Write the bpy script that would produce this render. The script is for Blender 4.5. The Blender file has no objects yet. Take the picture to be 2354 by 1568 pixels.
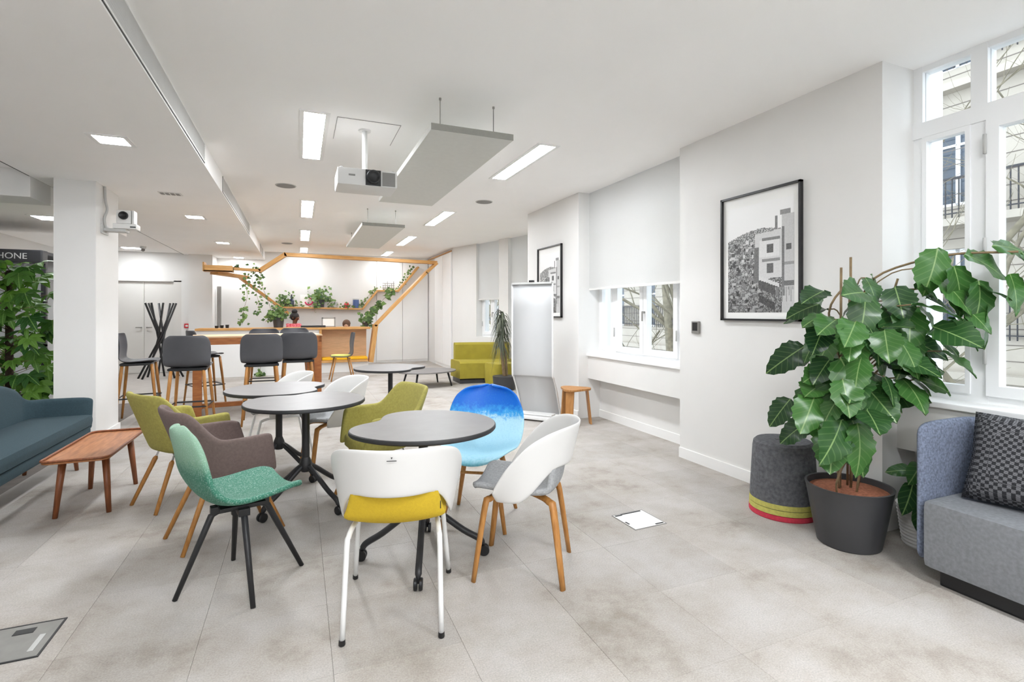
import bpy, bmesh, math, random
from mathutils import Vector, Matrix, Euler
R = math.radians
PI = math.pi
rnd = random.Random(7)
SC = bpy.context.scene
COL = SC.collection

# ------------------------------------------------------------------ camera, sky, exposure
TH = R(22.6026)
cam_d = bpy.data.cameras.new('camera')
cam = bpy.data.objects.new('camera', cam_d)
COL.objects.link(cam)
cam.location = (0, 0, 1.35)
cam.rotation_euler = (R(90), 0, -TH)
cam_d.sensor_width = 36
cam_d.lens = 18.0
cam_d.shift_y = -64 / 2354
cam_d.clip_start = 0.05
cam_d.clip_end = 300
SC.camera = cam

SC.view_settings.view_transform = 'Standard'
SC.view_settings.look = 'None'
SC.view_settings.exposure = 1.27
SC.view_settings.gamma = 1
SC.view_settings.use_curve_mapping = False

SKY = 1.75
LED = 38.0
wd = bpy.data.worlds.new('overcast_sky')
SC.world = wd
wd.use_nodes = True
bg = wd.node_tree.nodes['Background']
bg.inputs[0].default_value = (0.86, 0.93, 1.0, 1)
bg.inputs[1].default_value = SKY
try:
    SC.cycles.use_denoising = True
    SC.cycles.max_bounces = 14
    SC.cycles.diffuse_bounces = 8
    SC.cycles.transparent_max_bounces = 12
    SC.cycles.sample_clamp_indirect = 6
    SC.cycles.caustics_reflective = False
    SC.cycles.caustics_refractive = False
except Exception:
    pass


# ------------------------------------------------------------------ materials
def lin(c):
    def f(v):
        v /= 255
        return v / 12.92 if v <= 0.04045 else ((v + 0.055) / 1.055) ** 2.4
    return (f(c[0]), f(c[1]), f(c[2]), 1)


def nodes(m):
    m.use_nodes = True
    nt = m.node_tree
    return nt, nt.nodes, nt.links, nt.nodes['Principled BSDF']


def mat(name, rgb, rough=0.5, var=0.06, scale=8, bump=0.0, bscale=80, metal=0.0, spec=0.5, stretch=None, rgb2=None):
    m = bpy.data.materials.new(name)
    nt, N, L, b = nodes(m)
    b.inputs['Roughness'].default_value = rough
    b.inputs['Metallic'].default_value = metal
    b.inputs['Specular IOR Level'].default_value = spec
    tc = N.new('ShaderNodeTexCoord')
    src = tc.outputs['Object']
    if stretch:
        mp = N.new('ShaderNodeMapping')
        mp.inputs['Scale'].default_value = stretch
        L.new(src, mp.inputs[0])
        src = mp.outputs[0]
    nz = N.new('ShaderNodeTexNoise')
    nz.inputs['Scale'].default_value = scale
    nz.inputs['Detail'].default_value = 5
    L.new(src, nz.inputs['Vector'])
    cr = N.new('ShaderNodeValToRGB')
    c = lin(rgb)
    if rgb2:
        lo, hi = lin(rgb2), c
    else:
        lo = tuple(v * (1 - var) for v in c[:3]) + (1,)
        hi = tuple(min(1, v * (1 + var)) for v in c[:3]) + (1,)
    cr.color_ramp.elements[0].color = lo
    cr.color_ramp.elements[1].color = hi
    cr.color_ramp.elements[0].position = 0.32
    cr.color_ramp.elements[1].position = 0.68
    L.new(nz.outputs[0], cr.inputs[0])
    L.new(cr.outputs[0], b.inputs['Base Color'])
    if bump:
        n2 = N.new('ShaderNodeTexNoise')
        n2.inputs['Scale'].default_value = bscale
        n2.inputs['Detail'].default_value = 3
        L.new(src, n2.inputs['Vector'])
        bp = N.new('ShaderNodeBump')
        bp.inputs['Strength'].default_value = bump
        bp.inputs['Distance'].default_value = 0.01
        L.new(n2.outputs[0], bp.inputs['Height'])
        L.new(bp.outputs[0], b.inputs['Normal'])
    return m


def emat(name, rgb, strength):
    m = bpy.data.materials.new(name)
    nt, N, L, b = nodes(m)
    b.inputs['Base Color'].default_value = (0.9, 0.9, 0.9, 1)
    b.inputs['Emission Color'].default_value = rgb
    b.inputs['Emission Strength'].default_value = strength
    return m


def glass_mat():
    m = bpy.data.materials.new('window_glass')
    nt, N, L, b = nodes(m)
    N.remove(b)
    out = N['Material Output']
    tr = N.new('ShaderNodeBsdfTransparent')
    tr.inputs[0].default_value = (0.95, 0.97, 0.98, 1)
    gl = N.new('ShaderNodeBsdfGlossy')
    gl.inputs['Roughness'].default_value = 0.02
    fr = N.new('ShaderNodeLayerWeight')
    fr.inputs['Blend'].default_value = 0.5
    pw = N.new('ShaderNodeMath')
    pw.operation = 'POWER'
    pw.inputs[1].default_value = 4.0
    L.new(fr.outputs['Facing'], pw.inputs[0])
    ml = N.new('ShaderNodeMath')
    ml.operation = 'MULTIPLY_ADD'
    ml.inputs[1].default_value = 0.5
    ml.inputs[2].default_value = 0.03
    L.new(pw.outputs[0], ml.inputs[0])
    mx = N.new('ShaderNodeMixShader')
    L.new(ml.outputs[0], mx.inputs[0])
    L.new(tr.outputs[0], mx.inputs[1])
    L.new(gl.outputs[0], mx.inputs[2])
    L.new(mx.outputs[0], out.inputs[0])
    return m


def leaf_mat(name, dark, light, vein, rough=0.4, trans=0.25, k=60):
    """leaf: lighter midrib and side veins, per-object tint, some light through the blade"""
    m = bpy.data.materials.new(name)
    nt, N, L, b = nodes(m)
    b.inputs['Roughness'].default_value = rough
    tc = N.new('ShaderNodeTexCoord')
    sp = N.new('ShaderNodeSeparateXYZ')
    L.new(tc.outputs['Object'], sp.inputs[0])

    def ma(op, a, c=None):
        n = N.new('ShaderNodeMath')
        n.operation = op
        for i, v in enumerate((a, c)):
            if v is None:
                continue
            if isinstance(v, (int, float)):
                n.inputs[i].default_value = v
            else:
                L.new(v, n.inputs[i])
        return n.outputs[0]
    ay = ma('ABSOLUTE', sp.outputs[1])
    q = ma('SUBTRACT', sp.outputs[0], ma('MULTIPLY', ay, 0.8))
    sv = ma('GREATER_THAN', ma('SINE', ma('MULTIPLY', q, k * 3)), 0.86)
    mid = ma('LESS_THAN', ay, 0.0035)
    v = ma('MAXIMUM', ma('MULTIPLY', sv, 0.2), mid)
    oi = N.new('ShaderNodeObjectInfo')
    geo = N.new('ShaderNodeNewGeometry')
    r1 = N.new('ShaderNodeMixRGB')
    r1.inputs[1].default_value = lin(dark)
    r1.inputs[2].default_value = lin(light)
    ad = N.new('ShaderNodeMath')
    ad.operation = 'FRACT'
    s2 = N.new('ShaderNodeMath')
    s2.operation = 'ADD'
    L.new(oi.outputs['Random'], s2.inputs[0])
    L.new(geo.outputs['Random Per Island'], s2.inputs[1])
    L.new(s2.outputs[0], ad.inputs[0])
    L.new(ad.outputs[0], r1.inputs[0])
    r2 = N.new('ShaderNodeMixRGB')
    r2.inputs[2].default_value = lin(vein)
    L.new(v, r2.inputs[0])
    L.new(r1.outputs[0], r2.inputs[1])
    L.new(r2.outputs[0], b.inputs['Base Color'])
    t = N.new('ShaderNodeBsdfTranslucent')
    L.new(r2.outputs[0], t.inputs[0])
    mx = N.new('ShaderNodeMixShader')
    mx.inputs[0].default_value = trans
    L.new(b.outputs[0], mx.inputs[1])
    L.new(t.outputs[0], mx.inputs[2])
    L.new(mx.outputs[0], N['Material Output'].inputs[0])
    return m


def grad_mat(name, stops, axis_fn, rough=0.5, speck=0.0, spscale=60, spcol=None, edge=0.15):
    """paint that changes along a line on the thing itself, with a noisy dabbed edge and specks"""
    m = bpy.data.materials.new(name)
    nt, N, L, b = nodes(m)
    b.inputs['Roughness'].default_value = rough
    tc = N.new('ShaderNodeTexCoord')
    dp = N.new('ShaderNodeVectorMath')
    dp.operation = 'DOT_PRODUCT'
    dp.inputs[1].default_value = axis_fn[:3]
    L.new(tc.outputs['Object'], dp.inputs[0])
    nz = N.new('ShaderNodeTexNoise')
    nz.inputs['Scale'].default_value = 28
    nz.inputs['Detail'].default_value = 8
    nz.inputs['Roughness'].default_value = 0.75
    L.new(tc.outputs['Object'], nz.inputs['Vector'])
    mm = N.new('ShaderNodeMath')
    mm.operation = 'MULTIPLY_ADD'
    mm.inputs[1].default_value = edge
    L.new(nz.outputs[0], mm.inputs[0])
    L.new(dp.outputs['Value'], mm.inputs[2])
    a2 = N.new('ShaderNodeMath')
    a2.operation = 'ADD'
    a2.inputs[1].default_value = axis_fn[3] - edge / 2
    L.new(mm.outputs[0], a2.inputs[0])
    cr = N.new('ShaderNodeValToRGB')
    el = cr.color_ramp.elements
    while len(el) < len(stops):
        el.new(0.5)
    for e, (p, c) in zip(el, stops):
        e.position = p
        e.color = lin(c)
    L.new(a2.outputs[0], cr.inputs[0])
    col = cr.outputs[0]
    if speck:
        vo = N.new('ShaderNodeTexNoise')
        vo.inputs['Scale'].default_value = spscale
        vo.inputs['Detail'].default_value = 4
        L.new(tc.outputs['Object'], vo.inputs['Vector'])
        th = N.new('ShaderNodeValToRGB')
        th.color_ramp.elements[0].position = 0.52
        th.color_ramp.elements[1].position = 0.62
        L.new(vo.outputs[0], th.inputs[0])
        ml = N.new('ShaderNodeMath')
        ml.operation = 'MULTIPLY'
        ml.inputs[1].default_value = speck
        L.new(th.outputs[0], ml.inputs[0])
        mx = N.new('ShaderNodeMixRGB')
        mx.inputs[2].default_value = lin(spcol)
        L.new(ml.outputs[0], mx.inputs[0])
        L.new(col, mx.inputs[1])
        col = mx.outputs[0]
    L.new(col, b.inputs['Base Color'])
    return m


def carpet_mat():
    m = bpy.data.materials.new('carpet_tile')
    nt, N, L, b = nodes(m)
    b.inputs['Roughness'].default_value = 0.95
    b.inputs['Specular IOR Level'].default_value = 0.15
    geo = N.new('ShaderNodeNewGeometry')
    oi = N.new('ShaderNodeObjectInfo')
    n1 = N.new('ShaderNodeTexNoise')
    n1.inputs['Scale'].default_value = 1.9
    n1.inputs['Detail'].default_value = 9
    n1.inputs['Roughness'].default_value = 0.68
    L.new(geo.outputs['Position'], n1.inputs['Vector'])
    cr = N.new('ShaderNodeValToRGB')
    e = cr.color_ramp.elements
    e[0].position = 0.33
    e[0].color = lin((150, 142, 134))
    e[1].position = 0.62
    e[1].color = lin((182, 178, 174))
    x = e.new(0.45)
    x.color = lin((171, 165, 158))
    L.new(n1.outputs[0], cr.inputs[0])
    n2 = N.new('ShaderNodeTexNoise')
    n2.inputs['Scale'].default_value = 150
    n2.inputs['Detail'].default_value = 2
    L.new(geo.outputs['Position'], n2.inputs['Vector'])
    mr = N.new('ShaderNodeMapRange')
    mr.inputs[1].default_value = 0.3
    mr.inputs[2].default_value = 0.7
    mr.inputs[3].default_value = 0.86
    mr.inputs[4].default_value = 1.1
    L.new(n2.outputs[0], mr.inputs[0])
    m2 = N.new('ShaderNodeMapRange')
    m2.inputs[3].default_value = 0.93
    m2.inputs[4].default_value = 1.05
    L.new(oi.outputs['Random'], m2.inputs[0])
    mu = N.new('ShaderNodeMath')
    mu.operation = 'MULTIPLY'
    L.new(mr.outputs[0], mu.inputs[0])
    L.new(m2.outputs[0], mu.inputs[1])
    mx = N.new('ShaderNodeVectorMath')
    mx.operation = 'SCALE'
    L.new(cr.outputs[0], mx.inputs[0])
    L.new(mu.outputs[0], mx.inputs['Scale'])
    L.new(mx.outputs[0], b.inputs['Base Color'])
    bp = N.new('ShaderNodeBump')
    bp.inputs['Strength'].default_value = 0.25
    bp.inputs['Distance'].default_value = 0.004
    L.new(n2.outputs[0], bp.inputs['Height'])
    L.new(bp.outputs[0], b.inputs['Normal'])
    return m


def checker_mat():
    m = bpy.data.materials.new('checked_wool')
    nt, N, L, b = nodes(m)
    b.inputs['Roughness'].default_value = 0.95
    tc = N.new('ShaderNodeTexCoord')
    mp = N.new('ShaderNodeMapping')
    mp.inputs['Rotation'].default_value = (0, 0, 0)
    L.new(tc.outputs['Object'], mp.inputs[0])
    ck = N.new('ShaderNodeTexChecker')
    ck.inputs['Scale'].default_value = 62
    ck.inputs[1].default_value = lin((44, 44, 48))
    ck.inputs[2].default_value = lin((116, 116, 120))
    L.new(mp.outputs[0], ck.inputs[0])
    wv = N.new('ShaderNodeTexWave')
    wv.inputs['Scale'].default_value = 60
    wv.bands_direction = 'DIAGONAL'
    L.new(mp.outputs[0], wv.inputs[0])
    mx = N.new('ShaderNodeMixRGB')
    mx.blend_type = 'MULTIPLY'
    mx.inputs[0].default_value = 0.55
    L.new(ck.outputs[0], mx.inputs[1])
    L.new(wv.outputs[0], mx.inputs[2])
    L.new(mx.outputs[0], b.inputs['Base Color'])
    return m


def vcol_mat(name, rough=0.5):
    m = bpy.data.materials.new(name)
    nt, N, L, b = nodes(m)
    b.inputs['Roughness'].default_value = rough
    a = N.new('ShaderNodeVertexColor')
    a.layer_name = 'print'
    L.new(a.outputs[0], b.inputs['Base Color'])
    return m


WALL = mat('wall_paint', (224, 223, 221), 0.85, 0.012, 2, 0.03, 300)
CEIL = mat('ceiling_paint', (250, 249, 248), 0.9, 0.012, 2)
SOFF = mat('soffit_paint', (248, 247, 246), 0.9, 0.012, 2)
TRIM = mat('white_trim_paint', (238, 238, 237), 0.45, 0.01, 3)
PVC = mat('white_window_frame', (238, 239, 240), 0.4, 0.01, 3)
CARPET = carpet_mat()
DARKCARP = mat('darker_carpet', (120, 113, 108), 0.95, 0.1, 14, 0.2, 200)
STRIPF = mat('pale_floor_strip', (178, 173, 168), 0.8, 0.05, 6, 0.1, 120)
GLASS = glass_mat()
LEDM = emat('led_diffuser', (0.935, 0.967, 1.0, 1), LED)
LEDFAR = emat('led_diffuser_dimmed', (0.935, 0.967, 1.0, 1), LED * 0.5)
BLACKM = mat('black_metal', (34, 34, 36), 0.45, 0.08, 20)
BLACKP = mat('black_plastic', (24, 24, 26), 0.4, 0.08, 20)
TABTOP = mat('charcoal_table_laminate', (120, 117, 116), 0.42, 0.05, 10, spec=0.5)
TABEDGE = mat('black_table_edge', (40, 40, 42), 0.5, 0.05, 12)
OAK = mat('oak', (186, 134, 78), 0.5, 0.12, 6, 0.05, 40, stretch=(8, 8, 1), rgb2=(160, 108, 56))
OAKX = mat('oak_beam', (206, 158, 96), 0.5, 0.12, 5, 0.05, 40, stretch=(1, 8, 8), rgb2=(186, 134, 72))
OAKLEG = mat('oak_leg', (188, 134, 72), 0.45, 0.12, 6, stretch=(12, 12, 1.5), rgb2=(160, 106, 50))
WALNUT = mat('walnut', (176, 118, 74), 0.45, 0.15, 6, stretch=(9, 1.2, 9), rgb2=(140, 86, 50))
WALLEG = mat('walnut_leg', (140, 82, 48), 0.45, 0.15, 6, stretch=(12, 12, 1.5), rgb2=(110, 62, 34))
PALEWOOD = mat('pale_wood_panel', (206, 172, 136), 0.55, 0.08, 5, stretch=(1, 8, 8))
BARWOOD = mat('bar_table_wood', (170, 106, 52), 0.5, 0.12, 6, stretch=(1.5, 8, 8), rgb2=(146, 84, 38))
WHITEP = mat('white_plastic', (218, 217, 215), 0.38, 0.01, 4)
WHITEM = mat('white_powder_coat', (226, 226, 225), 0.35, 0.01, 4)
CHROME = mat('chrome', (190, 190, 190), 0.2, 0.03, 10, metal=1.0)
MUSTARD = mat('mustard_fabric', (192, 162, 34), 0.85, 0.04, 90, 0.15, 300)
GREYFAB = mat('grey_felt', (152, 153, 154), 0.95, 0.16, 90, 0.2, 200)
OLIVE = mat('olive_fabric', (163, 155, 82), 0.9, 0.1, 70, 0.2, 300)
OLIVESOFA = mat('olive_velvet', (154, 141, 44), 0.8, 0.08, 8, 0.1, 200)
TAUPE = mat('taupe_fabric', (114, 98, 94), 0.95, 0.1, 80, 0.2, 300)
TEAL = mat('dark_teal_fabric', (44, 64, 72), 0.9, 0.1, 90, 0.2, 300)
STOOLP = mat('anthracite_plastic', (72, 72, 76), 0.45, 0.05, 10)
FELT = mat('anthracite_felt', (92, 93, 97), 0.97, 0.3, 45, 0.3, 160)
FELTY = mat('lime_felt', (186, 180, 96), 0.97, 0.1, 60, 0.2, 160)
FELTR = mat('red_felt', (196, 56, 76), 0.97, 0.1, 60, 0.2, 160)
ARMGREY = mat('grey_upholstery', (122, 124, 128), 0.95, 0.12, 60, 0.15, 260)
ARMBLUELIT = mat('grey_melange_blue_lit', (104, 112, 130), 0.95, 0.35, 90, 0.2, 260)  # blue daylight from the window is put into this fabric colour
POTB = mat('anthracite_pot', (58, 58, 60), 0.5, 0.06, 6)
POTW = mat('white_ribbed_pot', (214, 214, 212), 0.6, 0.03, 6)
CLAY = mat('red_clay_pebbles', (150, 92, 66), 0.95, 0.3, 60, 0.8, 70)
SOIL = mat('dark_soil', (58, 44, 34), 0.95, 0.3, 60, 0.6, 70)
STEM = mat('brown_stem', (124, 104, 76), 0.8, 0.2, 20)
LEAFBIG = leaf_mat('big_leaf', (30, 60, 36), (70, 116, 54), (130, 160, 100), 0.28, 0.25, 55)
LEAFLEFT = leaf_mat('lobed_leaf', (38, 84, 30), (104, 150, 52), (120, 160, 80), 0.5, 0.3, 70)
LEAFVINE = leaf_mat('vine_leaf', (54, 86, 48), (126, 156, 84), (130, 150, 100), 0.5, 0.3, 200)
LEAFDRAC = leaf_mat('dracaena_leaf', (58, 66, 54), (110, 116, 96), (120, 124, 104), 0.5, 0.2, 5)
BLINDM = None
PANELM = mat('grey_acoustic_felt', (212, 212, 207), 0.95, 0.02, 20, 0.1, 250)
PANELE = mat('acoustic_panel_end', (150, 149, 143), 0.95, 0.04, 30)
STEEL = mat('brushed_steel', (150, 148, 144), 0.45, 0.08, 12, metal=0.6)
GREYP = mat('light_grey_plastic', (186, 186, 184), 0.5, 0.03, 10)
MIDGREY = mat('mid_grey_vent', (140, 138, 136), 0.7, 0.05, 10)
SKIN1 = mat('brown_skin', (104, 66, 46), 0.55, 0.05, 10)
SKIN2 = mat('fair_skin', (214, 170, 142), 0.55, 0.05, 10)
HAIRB = mat('black_hair', (22, 18, 18), 0.6, 0.2, 40)
HAIRBR = mat('brown_hair', (92, 64, 44), 0.6, 0.25, 40)
REDTOP = mat('red_pattern_cloth', (200, 34, 58), 0.8, 0.1, 30, rgb2=(236, 150, 160))
GREYTOP = mat('grey_knit', (120, 122, 130), 0.9, 0.1, 30)
WHITEB = mat('whiteboard_enamel', (196, 197, 198), 0.5, 0.006, 2)
DOORP = mat('grey_white_door', (214, 212, 208), 0.6, 0.012, 2)
PAPER = mat('white_card', (240, 240, 238), 0.8, 0.01, 3)
STONE = mat('cream_facade_stone', (166, 159, 148), 0.9, 0.07, 1.2, 0.1, 12)
STONE2 = mat('grey_shop_front', (104, 96, 90), 0.8, 0.15, 2)
DARKGL = mat('dark_far_pane', (66, 76, 88), 0.15, 0.3, 1.5)
IRON = mat('black_iron', (44, 44, 48), 0.6, 0.1, 10)
BARK = mat('grey_green_bark', (110, 104, 88), 0.95, 0.25, 9, 0.4, 30)
ASPH = mat('grey_pavement', (168, 167, 165), 0.95, 0.08, 3)
PRINT = vcol_mat('printed_photo', 0.45)
BLUEP = mat('blue_tin', (72, 92, 140), 0.4, 0.1, 20)
REDP = mat('red_plastic', (200, 40, 50), 0.4, 0.06, 20)
PINKP = mat('pink_paper', (220, 70, 120), 0.6, 0.06, 20)
DARKBOT = mat('dark_bottle_glass', (46, 52, 72), 0.15, 0.1, 20)
YELCUSH = mat('yellow_cushion', (232, 178, 30), 0.85, 0.06, 50)
PALEYEL = mat('pale_lime_cushion', (206, 204, 112), 0.9, 0.06, 50)
GREENCH = grad_mat('green_dabbed_shell', [(0.0, (46, 114, 92)), (0.50, (48, 116, 94)), (0.62, (126, 166, 140)), (1.0, (150, 182, 158))],
                   (0, 0, 1.6, -0.48), 0.65, 0.5, 170, (164, 190, 180), 0.16)
BLUECH = grad_mat('blue_splashed_shell', [(0.0, (90, 184, 204)), (0.14, (168, 218, 236)), (0.49, (188, 228, 244)), (0.56, (60, 166, 234)), (0.66, (2, 108, 214))],
                  (-0.3, 0, 1.55, -0.52), 0.5, 0.12, 90, (70, 160, 205), 0.34)


def blind_mat():
    m = bpy.data.materials.new('blind_fabric')
    nt, N, L, b = nodes(m)
    b.inputs['Roughness'].default_value = 0.9
    tc = N.new('ShaderNodeTexCoord')
    nz = N.new('ShaderNodeTexNoise')
    nz.inputs['Scale'].default_value = 300
    L.new(tc.outputs['Object'], nz.inputs['Vector'])
    cr = N.new('ShaderNodeValToRGB')
    cr.color_ramp.elements[0].color = lin((226, 225, 222))
    cr.color_ramp.elements[1].color = lin((244, 243, 241))
    L.new(nz.outputs[0], cr.inputs[0])
    L.new(cr.outputs[0], b.inputs['Base Color'])
    t = N.new('ShaderNodeBsdfTranslucent')
    t.inputs[0].default_value = lin((236, 236, 236))
    mx = N.new('ShaderNodeMixShader')
    mx.inputs[0].default_value = 0.5
    L.new(b.outputs[0], mx.inputs[1])
    L.new(t.outputs[0], mx.inputs[2])
    L.new(mx.outputs[0], N['Material Output'].inputs[0])
    return m


BLINDM = blind_mat()


# ------------------------------------------------------------------ geometry helpers
def NB():
    return bmesh.new()


def box(bm, c, s, rot=None, bev=0.0):
    """axis box: centre c, full size s"""
    r = bmesh.ops.create_cube(bm, size=1.0)
    vs = r['verts']
    M = Matrix.Translation(Vector(c)) @ (rot.to_4x4() if rot else Matrix.Identity(4)) @ Matrix.Diagonal((s[0], s[1], s[2], 1))
    bmesh.ops.transform(bm, matrix=M, verts=vs)
    if bev:
        es = list({e for v in vs for e in v.link_edges})
        bmesh.ops.bevel(bm, geom=es, offset=bev, segments=2, affect='EDGES', profile=0.7)
    return bm


def bx(bm, x0, x1, y0, y1, z0, z1, bev=0.0):
    return box(bm, ((x0 + x1) / 2, (y0 + y1) / 2, (z0 + z1) / 2), (abs(x1 - x0), abs(y1 - y0), abs(z1 - z0)), None, bev)


def bx2(bm, *a):
    return bx(bm, *a)


def sweep(bm, pts, rad, seg=8, flat=None, caps=True):
    """tube along pts; rad a number or a list; flat=(a,b) rectangular-ish section scale"""
    pts = [Vector(p) for p in pts]
    n = len(pts)
    rs = rad if isinstance(rad, (list, tuple)) else [rad] * n
    rings = []
    up = None
    for i, p in enumerate(pts):
        t = (pts[min(i + 1, n - 1)] - pts[max(i - 1, 0)]).normalized()
        if up is None:
            up = Vector((0, 0, 1)) if abs(t.z) < 0.9 else Vector((1, 0, 0))
        a = t.cross(up)
        if a.length < 1e-6:
            a = t.orthogonal()
        a.normalize()
        up = a.cross(t).normalized()
        ring = []
        for k in range(seg):
            th = 2 * PI * (k + 0.5) / seg
            ca, sa = math.cos(th), math.sin(th)
            if flat:
                ca *= flat[0]
                sa *= flat[1]
            ring.append(bm.verts.new(p + (a * ca + up * sa) * rs[i]))
        rings.append(ring)
    for i in range(n - 1):
        for k in range(seg):
            bm.faces.new((rings[i][k], rings[i][(k + 1) % seg], rings[i + 1][(k + 1) % seg], rings[i + 1][k]))
    if caps:
        bm.faces.new(rings[0][::-1])
        bm.faces.new(rings[-1])
    return bm


def rod(bm, p0, p1, r0, r1=None, seg=10):
    return sweep(bm, [p0, p1], [r0, r1 if r1 is not None else r0], seg)


def lathe(bm, prof, seg=28, c=(0, 0, 0), sx=1.0, sy=1.0, cap=True):
    rings = []
    for (r, z) in prof:
        rings.append([bm.verts.new((c[0] + r * sx * math.cos(2 * PI * k / seg), c[1] + r * sy * math.sin(2 * PI * k / seg), c[2] + z)) for k in range(seg)])
    for i in range(len(prof) - 1):
        for k in range(seg):
            bm.faces.new((rings[i][k], rings[i][(k + 1) % seg], rings[i + 1][(k + 1) % seg], rings[i + 1][k]))
    if cap:
        bm.faces.new(rings[0][::-1])
        bm.faces.new(rings[-1])
    return bm


def prism(bm, outline, z0, z1, inset=0.0):
    n = len(outline)
    cx = sum(p[0] for p in outline) / n
    cy = sum(p[1] for p in outline) / n

    def ring(z, k):
        return [bm.verts.new((cx + (x - cx) * (1 - k), cy + (y - cy) * (1 - k), z)) for x, y in outline]
    levels = [ring(z0, inset), ring(z0 + (z1 - z0) * 0.25, 0), ring(z1 - (z1 - z0) * 0.15, 0), ring(z1, inset * 0.5)] if inset else [ring(z0, 0), ring(z1, 0)]
    for a, b in zip(levels, levels[1:]):
        for i in range(n):
            bm.faces.new((a[i], a[(i + 1) % n], b[(i + 1) % n], b[i]))
    bm.faces.new(levels[0][::-1])
    bm.faces.new(levels[-1])
    return bm


def sphere(bm, c, r, sx=1, sy=1, sz=1, seg=16, rings=10):
    res = bmesh.ops.create_uvsphere(bm, u_segments=seg, v_segments=rings, radius=r)
    bmesh.ops.transform(bm, matrix=Matrix.Translation(Vector(c)) @ Matrix.Diagonal((sx, sy, sz, 1)), verts=res['verts'])
    return bm


def obj(name, bm, m, parent=None, smooth=False, loc=None, rot=None):
    me = bpy.data.meshes.new(name)
    bmesh.ops.recalc_face_normals(bm, faces=bm.faces)
    if smooth:
        for f in bm.faces:
            f.smooth = True
    bm.to_mesh(me)
    bm.free()
    if m:
        me.materials.append(m)
    o = bpy.data.objects.new(name, me)
    COL.objects.link(o)
    if parent:
        o.parent = parent
    if loc:
        o.location = loc
    if rot:
        o.rotation_euler = rot
    if smooth == 'auto':
        sharpen(me)
    return o


def sharpen(me, ang=35):
    bm = bmesh.new()
    bm.from_mesh(me)
    for e in bm.edges:
        if len(e.link_faces) == 2 and e.calc_face_angle(0) > R(ang):
            e.smooth = False
    bm.to_mesh(me)
    bm.free()


def surf(name, fn, nu, nv, m, parent, thick=0.012, sub=1, offset=0.0, loc=None, closed=False):
    """curved sheet from a function of (u in -1..1, v in 0..1), thickened"""
    bm = NB()
    g = [[bm.verts.new(fn(-1 + 2 * i / (nu - 1), j / (nv - 1))) for i in range(nu)] for j in range(nv)]
    for j in range(nv - 1):
        for i in range(nu - 1):
            bm.faces.new((g[j][i], g[j][i + 1], g[j + 1][i + 1], g[j + 1][i]))
    o = obj(name, bm, m, parent, True, loc)
    s = o.modifiers.new('thickness', 'SOLIDIFY')
    s.thickness = thick
    s.offset = offset
    if sub:
        d = o.modifiers.new('smooth', 'SUBSURF')
        d.levels = sub
        d.render_levels = sub
    return o


def thing(name, label, cat, loc=(0, 0, 0), rz=0.0, group=None):
    o = bpy.data.objects.new(name, None)
    COL.objects.link(o)
    o.location = loc
    o.rotation_euler = (0, 0, rz)
    tag(o, label, cat, group)
    return o


def tag(o, label=None, cat=None, group=None, kind=None):
    if label:
        o['label'] = label
    if cat:
        o['category'] = cat
    if group:
        o['group'] = group
    if kind:
        o['kind'] = kind
    return o


def struct(name, bm, m, parent=None, label=None):
    o = obj(name, bm, m, parent)
    if parent is None:
        o['kind'] = 'structure'
        if label:
            o['label'] = label
    return o


def copy_tree(o, parent=None, loc=None, rz=None, label=None):
    c = o.copy()
    COL.objects.link(c)
    if parent:
        c.parent = parent
    if loc is not None:
        c.location = loc
    if rz is not None:
        c.rotation_euler = (0, 0, rz)
    if label:
        c['label'] = label
    for ch in list(o.children):
        copy_tree(ch, c)
    return c


def lerp(a, b, t):
    return a + (b - a) * t


def sstep(a, b, x):
    t = min(1, max(0, (x - a) / (b - a)))
    return t * t * (3 - 2 * t)


def curve1(keys, x):
    """smooth piecewise interpolation through (x, y) keys"""
    if x <= keys[0][0]:
        return keys[0][1]
    for (x0, y0), (x1, y1) in zip(keys, keys[1:]):
        if x <= x1:
            t = (x - x0) / (x1 - x0)
            return lerp(y0, y1, t)
    return keys[-1][1]


def cat_rom(pts, n):
    """points along a Catmull-Rom curve"""
    P = [Vector(p) for p in pts]
    P = [P[0] * 2 - P[1]] + P + [P[-1] * 2 - P[-2]]
    out = []
    for i in range(1, len(P) - 2):
        for k in range(n):
            t = k / n
            a, b, c, d = P[i - 1], P[i], P[i + 1], P[i + 2]
            out.append(0.5 * ((2 * b) + (c - a) * t + (2 * a - 5 * b + 4 * c - d) * t * t + (3 * b - a - 3 * c + d) * t ** 3))
    out.append(P[-2])
    return out


# ------------------------------------------------------------------ the room shell
CZ = 2.90          # main ceiling
SZ = 2.693         # soffit underside
XP = 3.31          # pier faces of the window wall
XS = -0.79         # soffit edge
YB = 14.3          # kitchen wall
YBACK = -7.3
XL = -4.7

fl_b = bx(NB(), XL, 3.93, YBACK, 7.3, -0.12, -0.012)
bx(fl_b, XL, 4.75, 7.3, 14.8, -0.12, -0.012)
fl = struct('floor', fl_b, ASPH, label='pale grey mottled carpet tile floor of the office lounge')
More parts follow.
